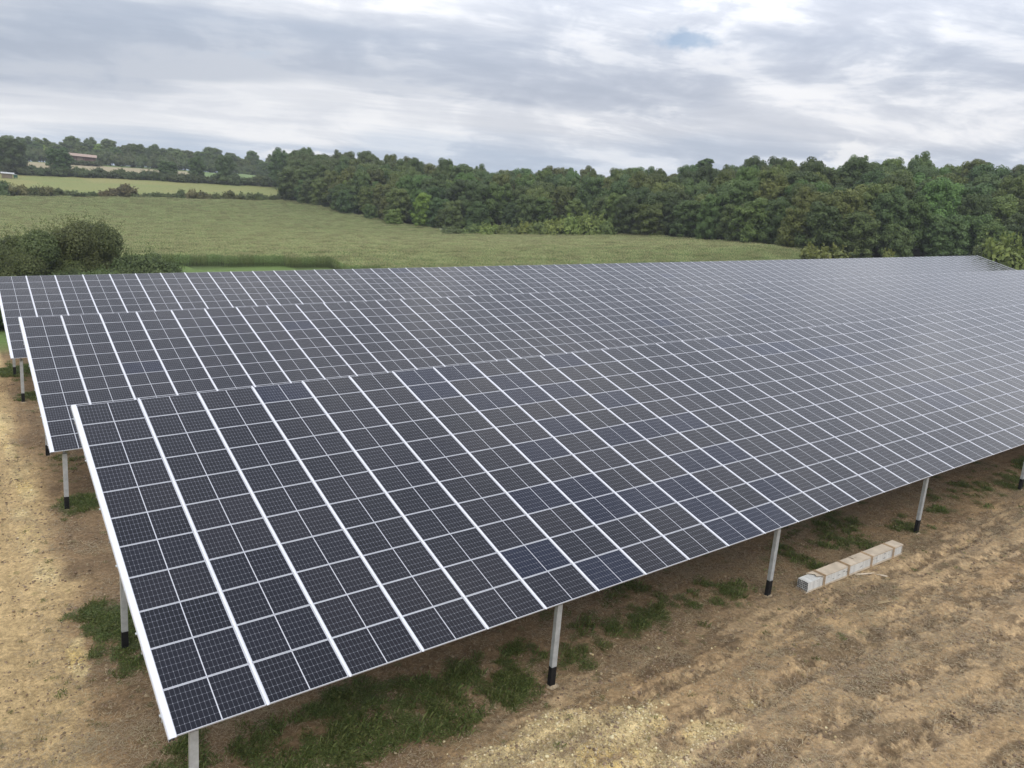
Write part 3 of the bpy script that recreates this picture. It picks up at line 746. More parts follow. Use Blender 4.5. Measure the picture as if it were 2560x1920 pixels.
for row, (off, step, h0, h1) in enumerate(((3.0, 5.6, 0.72, 1.0), (9, 6.0, 0.82, 1.08), (16, 6.4, 0.88, 1.12), (24, 6.6, 0.9, 1.12), (33, 7, 0.92, 1.15), (43, 7, 0.95, 1.15), (54, 7, 0.95, 1.15), (66, 7, 0.95, 1.16), (79, 7, 0.96, 1.17), (93, 7, 0.98, 1.2), (107, 7, 0.98, 1.22))):
    for p in along_edge(WE, step):
        d = (p - CAM[:2]); L_ = np.linalg.norm(d); d = d / L_
        q = p + d * (off + random.uniform(-2.5, 2.5)) + np.array([-d[1], d[0]]) * random.uniform(-2.5, 2.5)
        ti = random.randrange(len(TINTS)); t = TINTS[ti]; jit = random.uniform(0.78, 1.25); t = tuple(c * jit for c in t)
        word = ('dark green', 'green', 'dark green', 'olive', 'brownish olive', 'fresh green', 'green', 'rusty olive')[ti]
        px = to_px((q[0], q[1], tz(q[0], q[1]) + 8))[0]
        zone = next(zn for lim, zn in ZONES if px < lim)
        if row == 0: kind = (EDGE_TREES, 'edge_tree', 4.0); lab = word + ' tree in the front row of the wood, ' + zone; g = 'front row of the wood'
        elif row <= 2: kind = (TREES, 'oak_tree', 4.4); lab = word + ' oak behind the front row of the wood, ' + zone; g = 'second rows of the wood'
        else: kind = (TREES, 'oak_tree', 4.8); lab = word + ' oak in the upper canopy of the wood, ' + zone; g = 'upper canopy of the wood'
        s = random.uniform(0.78, 1.08); sz = random.uniform(h0 * 0.6 + h1 * 0.4, h1)
        add_wood(q, kind, s, sz, t, lab, g)
shown = []
for i_, q in enumerate(wood):
    D_ = math.hypot(q[0] - CAM[0], q[1] - CAM[1]); shown.append((D_ - 25 * (q[4] > 1.12), i_))
single = set(i_ for _, i_ in sorted(shown)[:300])
rest = [q for i_, q in enumerate(wood) if i_ not in single]
for i_ in sorted(single):
    x, y, kind, s, sz, t, lab, g, k = wood[i_]
    put_tree(kind[1], kind[0][k], x, y, s, sz, t, lab, 'tree', g)
print('wood trees', len(wood), 'single', len(single))

# a few trees one can pick out
put_tree('yellow_green_tree', EDGE_TREES[2], *at(1060, 500, 252)[:2], 0.85, 0.95, (1.75, 1.75, 1.0), 'yellow-green tree standing bright against the dark wood edge', 'tree')
put_tree('yellow_green_tree', EDGE_TREES[0], *at(870, 470, 306)[:2], 0.6, 0.95, (1.7, 1.75, 1.0), 'lighter green small tree at the bend of the wood edge', 'tree')
for (px, d, s, sz, ti, lab) in ((985, 258, 0.62, 0.62, (1.45, 1.4, 1.0), 'low olive bushy tree at the wood edge, farthest from the white cabinet'),
                                (1110, 246, 0.66, 0.70, (0.92, 0.98, 0.9), 'dark round tree right behind the small white cabinet'),
                                (1190, 243, 0.85, 0.74, (1.2, 1.28, 0.95), 'broad light green tree behind the shrub row by the cabinet'),
                                (925, 275, 0.6, 0.6, (1.0, 1.05, 0.95), 'small dark bushy tree beside the wire fence')):
    put_tree('bushy_tree', EDGE_TREES[1], *at(px, 560, d)[:2], s, sz, ti, lab, 'tree', 'bushy trees before the wood')
def pine():
    rg = np.random.default_rng(5)
    lobes = [(np.array([rg.normal(0, 1.1), rg.normal(0, 1.1), 20 + rg.uniform(-1.4, 1.5)]), np.array([1.0, 1.0, 0.6]) * rg.uniform(0.6, 1.3)) for _ in range(16)]
    lobes += [(np.array([math.cos(a) * 2.2, math.sin(a) * 2.2, z]), np.array([1.3, 1.3, 0.5])) for a, z in ((0.5, 17.8), (2.2, 16.6), (3.6, 18.2), (5.0, 15.8))]
    c = crown_mesh('crown', rg, lobes, 2200, 0.5, MAT['leaf'])
    m = MB(); m.tube([(0, 0, -1), (0.1, 0, 9), (0, 0.2, 16), (0.1, 0, 20)], [0.3, 0.24, 0.17, 0.08], 7)
    for l in lobes[12:]: m.tube([(0.05, 0.1, l[0][2] - 1.2), tuple(l[0])], [0.09, 0.04], 5)
    return c, m.mesh('trunk', MAT['bark'], True)
pp = at(1762, 420, 300)
put_tree('pine_tree', pine(), pp[0], pp[1], 1.15, 1.0, (0.75, 0.82, 0.85), 'tall pine with a flat crown standing above the wood skyline', 'tree', z=float(at(1762, 397, 300)[2]) - 21.5)

# shrubs
def shrub(seed, R, H, n, size, mat='shrub', whips=0):
    rg = np.random.default_rng(seed)
    lobes = []
    for k in range(14):
        f = rg.uniform(0, 6.28); q = R * math.sqrt(rg.random()) * 0.72; t = rg.random()
        s = R * rg.uniform(0.26, 0.42)
        zmax = H * (1 - 0.55 * (q / R) ** 2)
        lobes.append((np.array([q * math.cos(f), q * math.sin(f), zmax * (0.25 + 0.6 * t)]), np.array([s, s, min(s, H * 0.3) * rg.uniform(0.7, 1.1)])))
    v, f_, t = leaf_cloud(rg, lobes, n, size, up=0.3, shell=(0.7, 1.12))
    v2, f2 = core_geo(rg, lobes, 0.70); f_ = np.concatenate([f_, f2 + len(v)]); v = np.concatenate([v, v2]); t = np.concatenate([t, np.full(len(v2), 0.3)])
    if whips:                                                      # thin leafy shoots sticking out
        for _ in range(whips):
            l = lobes[rg.integers(len(lobes))]; d = rg.normal(size=3); d[2] = abs(d[2]) + 0.8; d /= np.linalg.norm(d)
            p0 = l[0] + d * l[1]; ln = rg.uniform(0.5, 1.5) * H * 0.16
            k = 14; tt = rg.random(k)[:, None]
            p = p0 + d * ln * tt + rg.normal(0, 0.05, (k, 3)); a = rg.normal(size=(k, 3)); a[:, 2] += 1; a /= np.linalg.norm(a, axis=1)[:, None]
            b = np.cross(a, rg.normal(size=(k, 3))); b /= np.linalg.norm(b, axis=1)[:, None]; ss = size * 0.8
            q = np.stack([p, p + a * ss * 0.5 + b * ss * 0.25, p + a * ss, p + a * ss * 0.5 - b * ss * 0.25], 1).reshape(-1, 3)
            f_ = np.concatenate([f_, np.arange(4 * k).reshape(-1, 4) + len(v)]); v = np.concatenate([v, q]); t = np.concatenate([t, np.full(4 * k, 0.7)])
    me = mesh_np('foliage', v, f_, MAT[mat]); set_tone(me, t)
    m = MB()
    for k in range(5):
        a = rg.uniform(0, 6.28); q = R * 0.45
        m.tube([(0.15 * math.cos(a), 0.15 * math.sin(a), -0.4), (q * 0.5 * math.cos(a), q * 0.5 * math.sin(a), H * 0.3), (q * math.cos(a), q * math.sin(a), H * 0.65)], [0.09, 0.06, 0.03], 5)
    return me, m.mesh('stem', MAT['bark'], True)
def put_shrub(me, x, y, s, sz, tint, label, group=None, name='shrub', z=None):
    r = empty(name, (x, y, tz(x, y) if z is None else z), random.uniform(0, 6.28)); r.scale = (s, s, sz)
    tag(r, label, 'shrub', group)
    o = link(bpy.data.objects.new('foliage', me[0]), r); o.color = tuple(tint) + (1,)
    link(bpy.data.objects.new('stem', me[1]), r)
    return r
BIG = [shrub(300 + i, 4.2, 8.0, 26000, 0.20, whips=260) for i in range(2)]
BRAM = [shrub(320 + i, 3.0, 2.6, 9000, 0.17, whips=60) for i in range(2)]
SH = [shrub(330 + i, 2.6, 3.4, 1500, 0.42, whips=40) for i in range(4)]
for (px, d, s, sz, ti, lab) in ((235, 99, 0.92, 1.14, (1.0, 1.08, 0.9), 'tall dark willow bush nearest the open grass strip behind the arrays'),
                                (140, 97, 1.08, 1.06, (1.15, 1.2, 0.95), 'broad olive bush in the middle of the thicket behind the arrays'),
                                (55, 95, 1.0, 0.95, (1.0, 1.04, 0.9), 'lower green bush of the thicket, left of the broad olive one'),
                                (-25, 93, 1.0, 0.85, (0.95, 1.05, 0.9), 'bush at the outer end of the thicket, cut by the picture edge'),
                                (188, 98, 1.0, 1.16, (1.05, 1.05, 0.92), 'olive bush joining the tall willow bush and the broad one'),
                                (95, 96, 1.0, 1.05, (1.05, 1.08, 0.92), 'green bush between the broad olive bush and the lower one'),
                                (190, 92, 0.62, 0.55, (0.85, 0.92, 0.85), 'small dark bush in front of the tall willow bush')):
    p = at(px, 650, d); put_shrub(random.choice(BIG), p[0], p[1], s, sz, ti, lab, 'bushes of the thicket behind the arrays', 'tall_bush')
for (px, d, s, sz, ti, lab) in ((358, 96, 1.45, 2.1, (0.78, 0.86, 0.75), 'rounded bramble mound at the end of the thicket next to the grass'),
                                (408, 93, 1.2, 1.3, (1.0, 1.05, 0.9), 'low bramble beside the grass strip, just above the farthest array'),
                                (310, 92, 1.3, 1.6, (0.85, 0.95, 0.85), 'dark bramble below the tall willow bush'),
                                (230, 86, 1.4, 1.7, (0.8, 0.95, 0.75), 'flat green bramble before the thicket, under the tall willow bush'),
                                (120, 84, 1.5, 1.6, (0.8, 0.98, 0.75), 'flat green bramble before the broad olive bush'),
                                (20, 82, 1.5, 1.6, (0.85, 1.05, 0.75), 'flat green bramble before the lower bush at the picture edge')):
    p = at(px, 650, d); put_shrub(random.choice(BRAM), p[0], p[1], s, sz, ti, lab, 'brambles round the thicket', 'bramble')
# bright shrubs where the maize meets the wood
for k, (px, d, s, sz, ti) in enumerate(((1135, 233, 1.3, 1.15, (0.95, 1.05, 0.95)), (1180, 232, 1.2, 1.0, (1.2, 1.3, 0.95)), (1225, 231, 1.35, 1.25, (1.5, 1.6, 1.0)), (1270, 229, 1.2, 1.1, (1.25, 1.4, 1.0)), (1315, 228, 1.3, 1.5, (1.6, 1.7, 1.05)),
                                  (1355, 226, 1.3, 1.2, (1.3, 1.4, 1.0)), (1395, 225, 1.4, 1.45, (1.6, 1.75, 1.05)), (1435, 224, 1.4, 1.65, (1.5, 1.7, 1.05)), (1475, 223, 1.5, 2.0, (1.45, 1.7, 1.1)), (1508, 221, 1.2, 1.4, (1.2, 1.4, 1.0)))):
    p = at(px, 580, d - 4)
    put_shrub(SH[k % 4], p[0], p[1], s * 1.2, sz * random.uniform(1.0, 1.3), tuple(c * 1.15 for c in ti), ['dark green shrub nearest the white cabinet', 'olive shrub, second from the white cabinet'][k] if k < 2 else ('tallest bright green shrub of the row before the wood' if k == 8 else 'bright green shrub in the row between maize and wood'), 'bright shrubs between maize and wood')
p = at(2062, 640, 158); put_shrub(SH[0], p[0], p[1], 1.9, 1.75, (1.35, 1.35, 0.85), 'lone olive bush at the tip of the maize field, above the farthest array')
p = at(2225, 650, 165); put_shrub(SH[1], p[0], p[1], 0.9, 1.6, (1.5, 1.45, 0.85), 'small yellow-green bush peeping over the farthest array')
p = at(2535, 670, 172); put_shrub(SH[2], p[0], p[1], 2.2, 2.9, (1.35, 1.6, 0.9), 'fresh green bush beyond the end of the farthest array')
p = at(2480, 670, 180); put_shrub(SH[3], p[0], p[1], 1.8, 2.2, (0.9, 1.0, 0.85), 'dark bush behind the end of the farthest array')
# hedge between maize and meadow
RED = (1.45, 1.12, 1.12)
hx = [(-90, 1.5, 2.0, (0.85, 0.95, 0.8)), (10, 1.4, 1.45, (0.8, 0.95, 0.8)), (48, 1.1, 1.3, (1.25, 0.98, 0.95)), (85, 1.0, 1.1, (0.95, 0.95, 0.85)), (115, 1.1, 1.3, (1.1, 0.95, 0.85)), (150, 1.0, 0.95, (0.9, 1.0, 0.85)), (185, 1.2, 0.85, (0.9, 1.02, 0.85)), (222, 1.2, 0.75, (0.85, 1.0, 0.8)),
      (268, 1.0, 1.0, (1.3, 1.0, 1.0)), (306, 1.6, 1.5, RED), (345, 1.1, 0.8, (0.9, 1.0, 0.85)), (385, 1.2, 0.85, (0.9, 1.0, 0.85)), (425, 1.1, 0.9, (0.95, 1.0, 0.85)), (455, 0.9, 1.15, (0.85, 0.95, 0.8)), (482, 0.9, 1.35, (1.4, 1.08, 1.05)), (512, 1.1, 1.1, (1.1, 0.95, 0.85)),
      (548, 1.0, 1.1, (1.0, 1.0, 0.85)), (580, 1.1, 1.2, (1.1, 1.05, 0.85)), (618, 1.1, 1.15, (0.85, 0.95, 0.8)), (655, 1.1, 1.05, (0.95, 1.0, 0.85)), (690, 1.2, 1.0, (0.9, 1.0, 0.9)), (722, 1.2, 1.0, (0.85, 1.0, 0.85))]
for k, (px, s, sz, ti) in enumerate(hx):
    p = at(px, 500, 337); lab = ('dark', 'bushy dark', 'low green', 'wide green')[k % 4] + ' shrub in the hedge behind the maize, ' + next(zn for lim, zn in ((120, 'below the shelter'), (240, 'outward of the largest reddish shrub'), (300, 'touching the largest reddish shrub'), (400, 'just past the largest reddish shrub'), (470, 'before the smaller reddish shrub'), (560, 'just past the smaller reddish shrub'), (640, 'towards the wood'), (999, 'against the wood')) if px < lim)
    if ti == RED: lab = 'largest reddish shrub in the hedge between maize and meadow'
    elif ti[0] == 1.4: lab = 'smaller reddish shrub in the hedge, to the right of the largest one'
    elif k in (0, 1): lab = 'tall dark shrub at the hedge end below the little shelter' if k else 'tall dark shrub of the hedge beyond the picture edge'
    put_shrub(SH[k % 4], p[0], p[1], s * 1.25, sz * 1.05, ti, lab, 'hedge between maize and meadow')
# hedge and trees above the meadow
for k, px in enumerate(range(-60, 720, 21)):
    d = 478 - 0.055 * px + random.uniform(-3, 3); p = at(px, 440, d)
    hk = random.randrange(3)
    put_shrub(SH[(k * 3) % 4], p[0], p[1], random.uniform(1.5, 2.0), random.uniform(1.0, 1.6), [(0.8, 0.9, 0.85), (0.9, 1.0, 0.9), (0.75, 0.88, 0.85)][hk],
              ('dark', 'mid green', 'very dark')[hk] + ' shrub in the hedge along the meadow top, ' + next(zn for lim, zn in ((60, 'under the big dark oak'), (130, 'between shelter and round oak'), (180, 'at the foot of the round oak'), (260, 'below the barn'), (330, 'just past the barn'), (400, 'below the pale field'), (460, 'round the small grey-green tree'), (530, 'at the first dark oak'), (600, 'at the second dark oak'), (660, 'past the second dark oak'), (999, 'next to the wood corner')) if px < lim), 'hedge along the top of the meadow')
for (px, d, k, s, sz, ti, lab) in ((30, 476, 1, 1.35, 1.25, (0.75, 0.85, 0.85), 'big dark oak above the little shelter'), (-25, 480, 0, 1.3, 1.2, (0.75, 0.85, 0.85), 'dark oak beside the big one above the shelter, at the picture edge'), (150, 472, 3, 1.15, 1.05, (0.72, 0.85, 0.85), 'dark round oak standing before the barn'),
                                   (420, 460, 6, 1.0, 0.78, (0.85, 1.0, 0.95), 'small grey-green tree in the upper hedge'), (493, 455, 3, 0.9, 0.95, (0.78, 0.88, 0.85), 'first of two dark oaks in the upper hedge, farther from the wood'), (563, 450, 1, 1.05, 1.05, (0.78, 0.88, 0.85), 'second dark oak in the upper hedge, nearer the wood'),
                                   (700, 425, 2, 1.15, 1.25, (0.8, 0.9, 0.9), 'tall dark oak at the far corner of the wood')):
    p = at(px, 440, d); put_tree('oak_tree', TREES[k], p[0], p[1], s, sz, ti, lab, 'tree', 'oaks along the top of the meadow')
# the ridge
for k in range(64):
    px = -70 + k * 13 + random.uniform(-5, 5); d = 650 + (k % 4) * 16 - 0.02 * px + random.uniform(-8, 8)
    if 140 < px < 255 and (k % 4) == 0: d += 30
    p = at(px, 420, d)
    rk = random.randrange(4)
    ti = (2.0, 2.0, 1.1) if k in (13, 24) else [(0.85, 0.92, 0.95), (1.0, 1.02, 0.95), (0.95, 1.05, 0.95), (1.15, 1.1, 0.95)][rk]
    rlab = ('dark', 'grey-green', 'green', 'olive')[rk] + (' low' if k % 4 < 2 else ' tall') + ' tree on the far ridge, ' + next(zn for lim, zn in ((30, 'above the shelter'), (130, 'outward of the round oak'), (180, 'behind the round oak'), (250, 'behind the barn'), (320, 'just past the barn'), (400, 'above the pale field'), (470, 'above the small grey-green tree'), (540, 'above the first dark oak'), (610, 'above the second dark oak'), (999, 'next to the wood corner')) if px < lim)
    put_tree('ridge_tree', EDGE_TREES[k % 3] if k % 4 < 2 else TREES[k % 7], p[0], p[1], random.uniform(1.15, 1.45), random.uniform(0.95, 1.3), ti, 'yellow-green tree beside the barn on the ridge' if k == 24 else ('yellow-green tree at the outer end of the ridge' if k == 13 else rlab), 'tree', 'trees along the far ridge')
for k, px in enumerate(range(-60, 740, 26)):
    p = at(px, 425, (612 if 250 < px < 480 else 634) + random.uniform(-4, 6)); put_shrub(SH[k % 4], p[0], p[1], 2.4, 2.6, (0.95, 1.05, 0.95), 'rounded shrub below the ridge trees, above the pale field', 'shrubs under the ridge trees')

# ------------------------------------------------------------------ maize
def maize_patch(seed, S=2.4):
    rg = np.random.default_rng(seed); V, F, T, MI = [], [], [], []
    nv = 0
    def quad(a, b, c, d, tone, mi):
        nonlocal nv
        V.extend([a, b, c, d]); F.append((nv, nv + 1, nv + 2, nv + 3)); T.extend([tone] * 4); MI.append(mi); nv += 4
    for row in np.arange(-S / 2 + 0.4, S / 2, 0.8):
        for x in np.arange(-S / 2 + 0.12, S / 2, 0.25):
            bx, by = x + rg.normal(0, 0.05), row + rg.normal(0, 0.06); h = rg.normal(1.72, 0.10); tn = np.clip(rg.normal(0.5, 0.2), 0, 1)
            quad((bx - 0.015, by, 0), (bx + 0.015, by, 0), (bx + 0.012, by, h), (bx - 0.012, by, h), tn, 0)
            f0 = rg.uniform(0, 3.14)
            for k in range(6):
                z = h * (0.32 + 0.125 * k); f = f0 + k * 3.14 + rg.normal(0, 0.4); ln = rg.uniform(0.42, 0.62)
                c, s = math.cos(f), math.sin(f); wv = 0.045
                p0 = (bx, by, z); p1 = (bx + c * ln * 0.55, by + s * ln * 0.55, z + 0.20); p2 = (bx + c * ln, by + s * ln, z + rg.uniform(-0.10, 0.08))
                o = (-s * wv, c * wv, 0)
                add = lambda p, q: (p[0] + q[0], p[1] + q[1], p[2] + q[2]); neg = (-o[0], -o[1], 0); o2 = (o[0] * 0.25, o[1] * 0.25, 0); n2 = (-o2[0], -o2[1], 0)
                tl = np.clip(tn + rg.normal(0, 0.15), 0, 1)
                quad(add(p0, neg), add(p0, o), add(p1, o), add(p1, neg), tl, 0); quad(add(p1, neg), add(p1, o), add(p2, o2), add(p2, n2), tl, 0)
            for k in range(4):
                f = rg.uniform(0, 6.28); c, s = math.cos(f) * 0.10, math.sin(f) * 0.10; t = rg.random()
                quad((bx - s * 0.12, by + c * 0.12, h - 0.05), (bx + s * 0.12, by - c * 0.12, h - 0.05), (bx + c + s * 0.1, by + s - c * 0.1, h + 0.24), (bx + c - s * 0.1, by + s + c * 0.1, h + 0.24), t, 1)
    me = mesh_np('maize_plants', V, F, [MAT['corn'], MAT['tassel']])
    me.polygons.foreach_set('material_index', np.array(MI, np.int32)); set_tone(me, np.array(T))
    return bpy.data.objects.new('maize_plants', me)
def scatter(name, mat_objs, P, rot, scl, label, cat):
    """one object of stuff: copies of a few small meshes spread by geometry nodes"""
    idx = np.random.default_rng(3).integers(0, len(mat_objs), len(P))
    me = bpy.data.meshes.new(name); me.vertices.add(len(P)); me.vertices.foreach_set('co', np.asarray(P, np.float32).ravel())
    a = me.attributes.new('rot', 'FLOAT_VECTOR', 'POINT'); a.data.foreach_set('vector', np.asarray(rot, np.float32).ravel())
    a = me.attributes.new('scl', 'FLOAT_VECTOR', 'POINT'); a.data.foreach_set('vector', np.asarray(scl, np.float32).ravel())
    a = me.attributes.new('idx', 'INT', 'POINT'); a.data.foreach_set('value', idx.astype(np.int32))
    ob = link(bpy.data.objects.new(name, me)); tag(ob, label, cat, kind='stuff')
    ng = bpy.data.node_groups.new(name, 'GeometryNodeTree')
    ng.interface.new_socket('Geometry', in_out='INPUT', socket_type='NodeSocketGeometry')
    ng.interface.new_socket('Geometry', in_out='OUTPUT', socket_type='NodeSocketGeometry')
    gi = ng.nodes.new('NodeGroupInput'); go = ng.nodes.new('NodeGroupOutput'); jn = ng.nodes.new('GeometryNodeJoinGeometry')
    def attr(n, t):
        x = ng.nodes.new('GeometryNodeInputNamedAttribute'); x.data_type = t; x.inputs['Name'].default_value = n
        return next(o for o in x.outputs if o.enabled and o.name == 'Attribute')
    rt, sc_, ix = attr('rot', 'FLOAT_VECTOR'), attr('scl', 'FLOAT_VECTOR'), attr('idx', 'INT')
    for k, src in enumerate(mat_objs):
        ins = ng.nodes.new('GeometryNodeInstanceOnPoints'); oi = ng.nodes.new('GeometryNodeObjectInfo'); oi.inputs['Object'].default_value = src
        cmp_ = ng.nodes.new('FunctionNodeCompare'); cmp_.data_type = 'INT'; cmp_.operation = 'EQUAL'
        ints = [s for s in cmp_.inputs if s.type == 'INT']
        ng.links.new(ix, ints[0]); ints[1].default_value = k
        ng.links.new(gi.outputs[0], ins.inputs['Points']); ng.links.new(oi.outputs['Geometry'], ins.inputs['Instance'])
        ng.links.new(cmp_.outputs[0], ins.inputs['Selection']); ng.links.new(rt, ins.inputs['Rotation']); ng.links.new(sc_, ins.inputs['Scale'])
        ng.links.new(ins.outputs[0], jn.inputs[0])
    ng.links.new(jn.outputs[0], go.inputs[0])
    md_ = ob.modifiers.new('spread', 'NODES'); md_.node_group = ng
    return ob
canopy_src = []
for i_ in range(14):
    me_ = TREES[i_ % 7][0]; o_ = bpy.data.objects.new('canopy_tree', me_); o_.color = tuple(c * random.uniform(0.8, 1.2) for c in TINTS[i_ % 8]) + (1,); canopy_src.append(o_)
if rest:
    P_ = np.array([(q[0], q[1], tz(q[0], q[1])) for q in rest]); k_ = np.array([(q[3], q[3], q[4]) for q in rest])
    scatter('wood_canopy', canopy_src, P_, np.stack([0 * P_[:, 0], 0 * P_[:, 0], rng.uniform(0, 6.28, len(P_))], -1), k_, 'crowns deep in the wood, half hidden behind the rows before them', 'wood')
S = 2.4
ra = R_(-12)
gxx, gyy = np.meshgrid(np.arange(-260, 360, S), np.arange(-160, 420, S)); gx0 = gxx.ravel(); gy0 = gyy.ravel()
cx_ = gx0 * math.cos(ra) - gy0 * math.sin(ra); cy_ = gx0 * math.sin(ra) + gy0 * math.cos(ra)
ok = in_poly(cx_, cy_, CORN)
pxs, pys, zs = to_px(np.stack([cx_, cy_, terrain(cx_, cy_)], -1))
ok &= (pxs > -260) & (pxs < 2250)
cx_, cy_ = cx_[ok], cy_[ok]
dzx = (terrain(cx_ + 2, cy_) - terrain(cx_ - 2, cy_)) / 4; dzy = (terrain(cx_, cy_ + 2) - terrain(cx_, cy_ - 2)) / 4
rot = np.stack([np.arctan(dzy), -np.arctan(dzx), np.full(len(cx_), ra) + math.pi * (rng.random(len(cx_)) < 0.5)], -1)
rowi = np.round((-cx_ * math.sin(ra) + cy_ * math.cos(ra)) / S).astype(int)
hvar = 0.93 + 0.14 * fbm(cx_ * 0.03, cy_ * 0.03, 9, 3) - 0.06 * (rowi % 10 == 2) * (0.4 + 0.6 * (fbm(cx_ * 0.02, cy_ * 0.1, 14, 2) > 0.5))
hvar = hvar * rng.uniform(0.93, 1.07, len(cx_))
scl = np.stack([np.ones(len(cx_)), np.ones(len(cx_)), hvar], -1)
flip = np.abs(rot[:, 2] - ra) > 1
rot[flip, 0] *= -1; rot[flip, 1] *= -1
maize = scatter('maize_field', [maize_patch(500 + i) for i in range(8)], np.stack([cx_, cy_, terrain(cx_, cy_)], -1), rot, scl, 'ripening green maize with pale tassels behind the arrays', 'maize')
print('maize patches', len(cx_))

# ------------------------------------------------------------------ small ground cover near the arrays
def weed_clump(seed, leafy):
    rg = np.random.default_rng(seed); V, F, T = [], [], []
    n = 70 if leafy else 34
    for k in range(n):
        f = rg.uniform(0, 6.28); q = 0.16 * math.sqrt(rg.random()); bx, by = q * math.cos(f), q * math.sin(f); tn = np.clip(rg.normal(0.5, 0.25), 0, 1)
        f = rg.uniform(0, 6.28); c, s = math.cos(f), math.sin(f)
        if leafy:
            h = rg.uniform(0.01, 0.15) * (1 - q / 0.2 * 0.6); l = rg.uniform(0.016, 0.042); wd_ = l * 0.36; t = rg.uniform(-0.3, 0.5)
            b = len(V); V += [(bx, by, h), (bx + c * l * 0.5 - s * wd_, by + s * l * 0.5 + c * wd_, h + l * t * 0.5), (bx + c * l, by + s * l, h + l * t * 0.6), (bx + c * l * 0.5 + s * wd_, by + s * l * 0.5 - c * wd_, h + l * t * 0.5)]
        else:
            h = rg.uniform(0.05, 0.17); ln = h * rg.uniform(0.3, 1.0); wd_ = 0.006
            b = len(V); V += [(bx - s * wd_, by + c * wd_, 0), (bx + s * wd_, by - c * wd_, 0), (bx + c * ln + s * 0.002, by + s * ln - c * 0.002, h), (bx + c * ln * 0.5 - s * wd_, by + s * ln * 0.5 + c * wd_, h * 0.75)]
        F.append((b, b + 1, b + 2, b + 3)); T += [tn] * 4
    me = mesh_np('weed_clump', V, F, MAT['weed']); set_tone(me, np.array(T))
    return bpy.data.objects.new('weed_clump', me)
n = 120000
wx = rng.uniform(-3, 46, n); wy = rng.uniform(-3, 13, n)
wx[:30000] = rng.uniform(-2, 4, 30000); wy[:30000] = rng.uniform(4, 54, 30000)
pw = weed_mask(wx, wy)
keep = (rng.random(n) < pw ** 1.5 * 0.7) & (pw > 0.05)
keep |= (rng.random(n) < 0.010)
wx, wy = wx[keep], wy[keep]
k = rng.uniform(0.45, 1.5, len(wx)) * (0.6 + 0.6 * weed_mask(wx, wy))
scatter('weeds', [weed_clump(700 + i, i % 3 != 0) for i in range(6)], np.stack([wx, wy, gz(wx, wy) - 0.01], -1), np.stack([0 * wx, 0 * wx, rng.uniform(0, 6.28, len(wx))], -1), np.stack([k, k, k * rng.uniform(0.45, 1.0, len(k))], -1), 'low green weeds and grass round the array posts', 'weeds')
print('weeds', len(wx))
def stone(seed, mat):
    rg = np.random.default_rng(seed)
    v2, f2 = core_geo(rg, [(np.zeros(3), np.array([0.5, 0.42, 0.3]))], 1.0)
    me = mesh_np('stone', v2, f2, MAT[mat]); set_tone(me, np.full(len(v2), rg.random()))
    return bpy.data.objects.new('stone', me)
n = 60000
sx_ = rng.uniform(4, 16, n); sy_ = rng.uniform(-6, 1, n); sx_[:20000] = rng.uniform(-4, 1, 20000); sy_[:20000] = rng.uniform(3, 56, 20000)
pg_ = gravel_mask(sx_, sy_); keep = rng.random(n) < pg_ * 0.75 + 0.010
sx_, sy_ = sx_[keep], sy_[keep]
k = 0.025 + 0.075 * rng.random(len(sx_)) ** 3 + (rng.random(len(sx_)) < 0.02) * 0.06
scatter('gravel', [stone(800 + i, 'stone') for i in range(6)], np.stack([sx_, sy_, gz(sx_, sy_) + k * 0.1], -1), rng.uniform(-0.6, 6, (len(k), 3)) * np.array([0.1, 0.1, 1]), np.stack([k, k, k], -1), 'pale yellow limestone gravel spilled on the soil', 'gravel')
n = 95000
sx_ = rng.uniform(-5, 40, n); sy_ = rng.uniform(-11, 3, n); sx_[:18000] = rng.uniform(-4.5, 1.5, 18000); sy_[:18000] = rng.uniform(2, 45, 18000)
keep = rng.random(n) < 0.15 + 0.85 * sstep(0.48, 0.64, fbm(sx_ * 0.45, (sy_ + 0.075 * (sx_ - 10)) * 1.3, 21, 5, 0.6)); sx_, sy_ = sx_[keep], sy_[keep]
k = 0.025 + 0.10 * rng.random(len(sx_)) ** 3
scatter('earth_clods', [stone(820 + i, 'clod') for i in range(5)], np.stack([sx_, sy_, gz(sx_, sy_)], -1), rng.uniform(0, 6, (len(k), 3)) * np.array([0.1, 0.1, 1]), np.stack([k, k, k], -1), 'brown earth clods lying on the worked soil', 'clods')
def straw_bit(seed):
    rg = np.random.default_rng(seed); V, F, T = [], [], []
    for j in range(9):
        p = np.array([rg.uniform(-0.2, 0.2), rg.uniform(-0.2, 0.2), rg.uniform(0.004, 0.02)]); f = rg.uniform(0, 6.28); l = rg.uniform(0.04, 0.16); d = np.array([math.cos(f), math.sin(f), rg.uniform(-0.05, 0.22)]); o = np.array([-d[1], d[0], 0]) * 0.0035
        b = len(V); V += [tuple(p - o), tuple(p + o), tuple(p + d * l + o * 0.6), tuple(p + d * l - o * 0.6)]; F.append((b, b + 1, b + 2, b + 3)); T += [rg.random()] * 4
    me = mesh_np('straw', V, F, MAT['straw']); set_tone(me, np.array(T))
    return bpy.data.objects.new('straw', me)
n = 60000
sx_ = rng.uniform(-4, 42, n); sy_ = rng.uniform(-11, 6, n); sx_[:5000] = rng.uniform(-2, 3, 5000); sy_[:5000] = rng.uniform(4, 40, 5000)
keep = rng.random(n) < 0.25 + 0.75 * sstep(0.4, 0.6, fbm(sx_ * 0.4, sy_ * 0.7, 71, 4)); sx_, sy_ = sx_[keep], sy_[keep]
k = rng.uniform(0.7, 1.5, len(sx_))
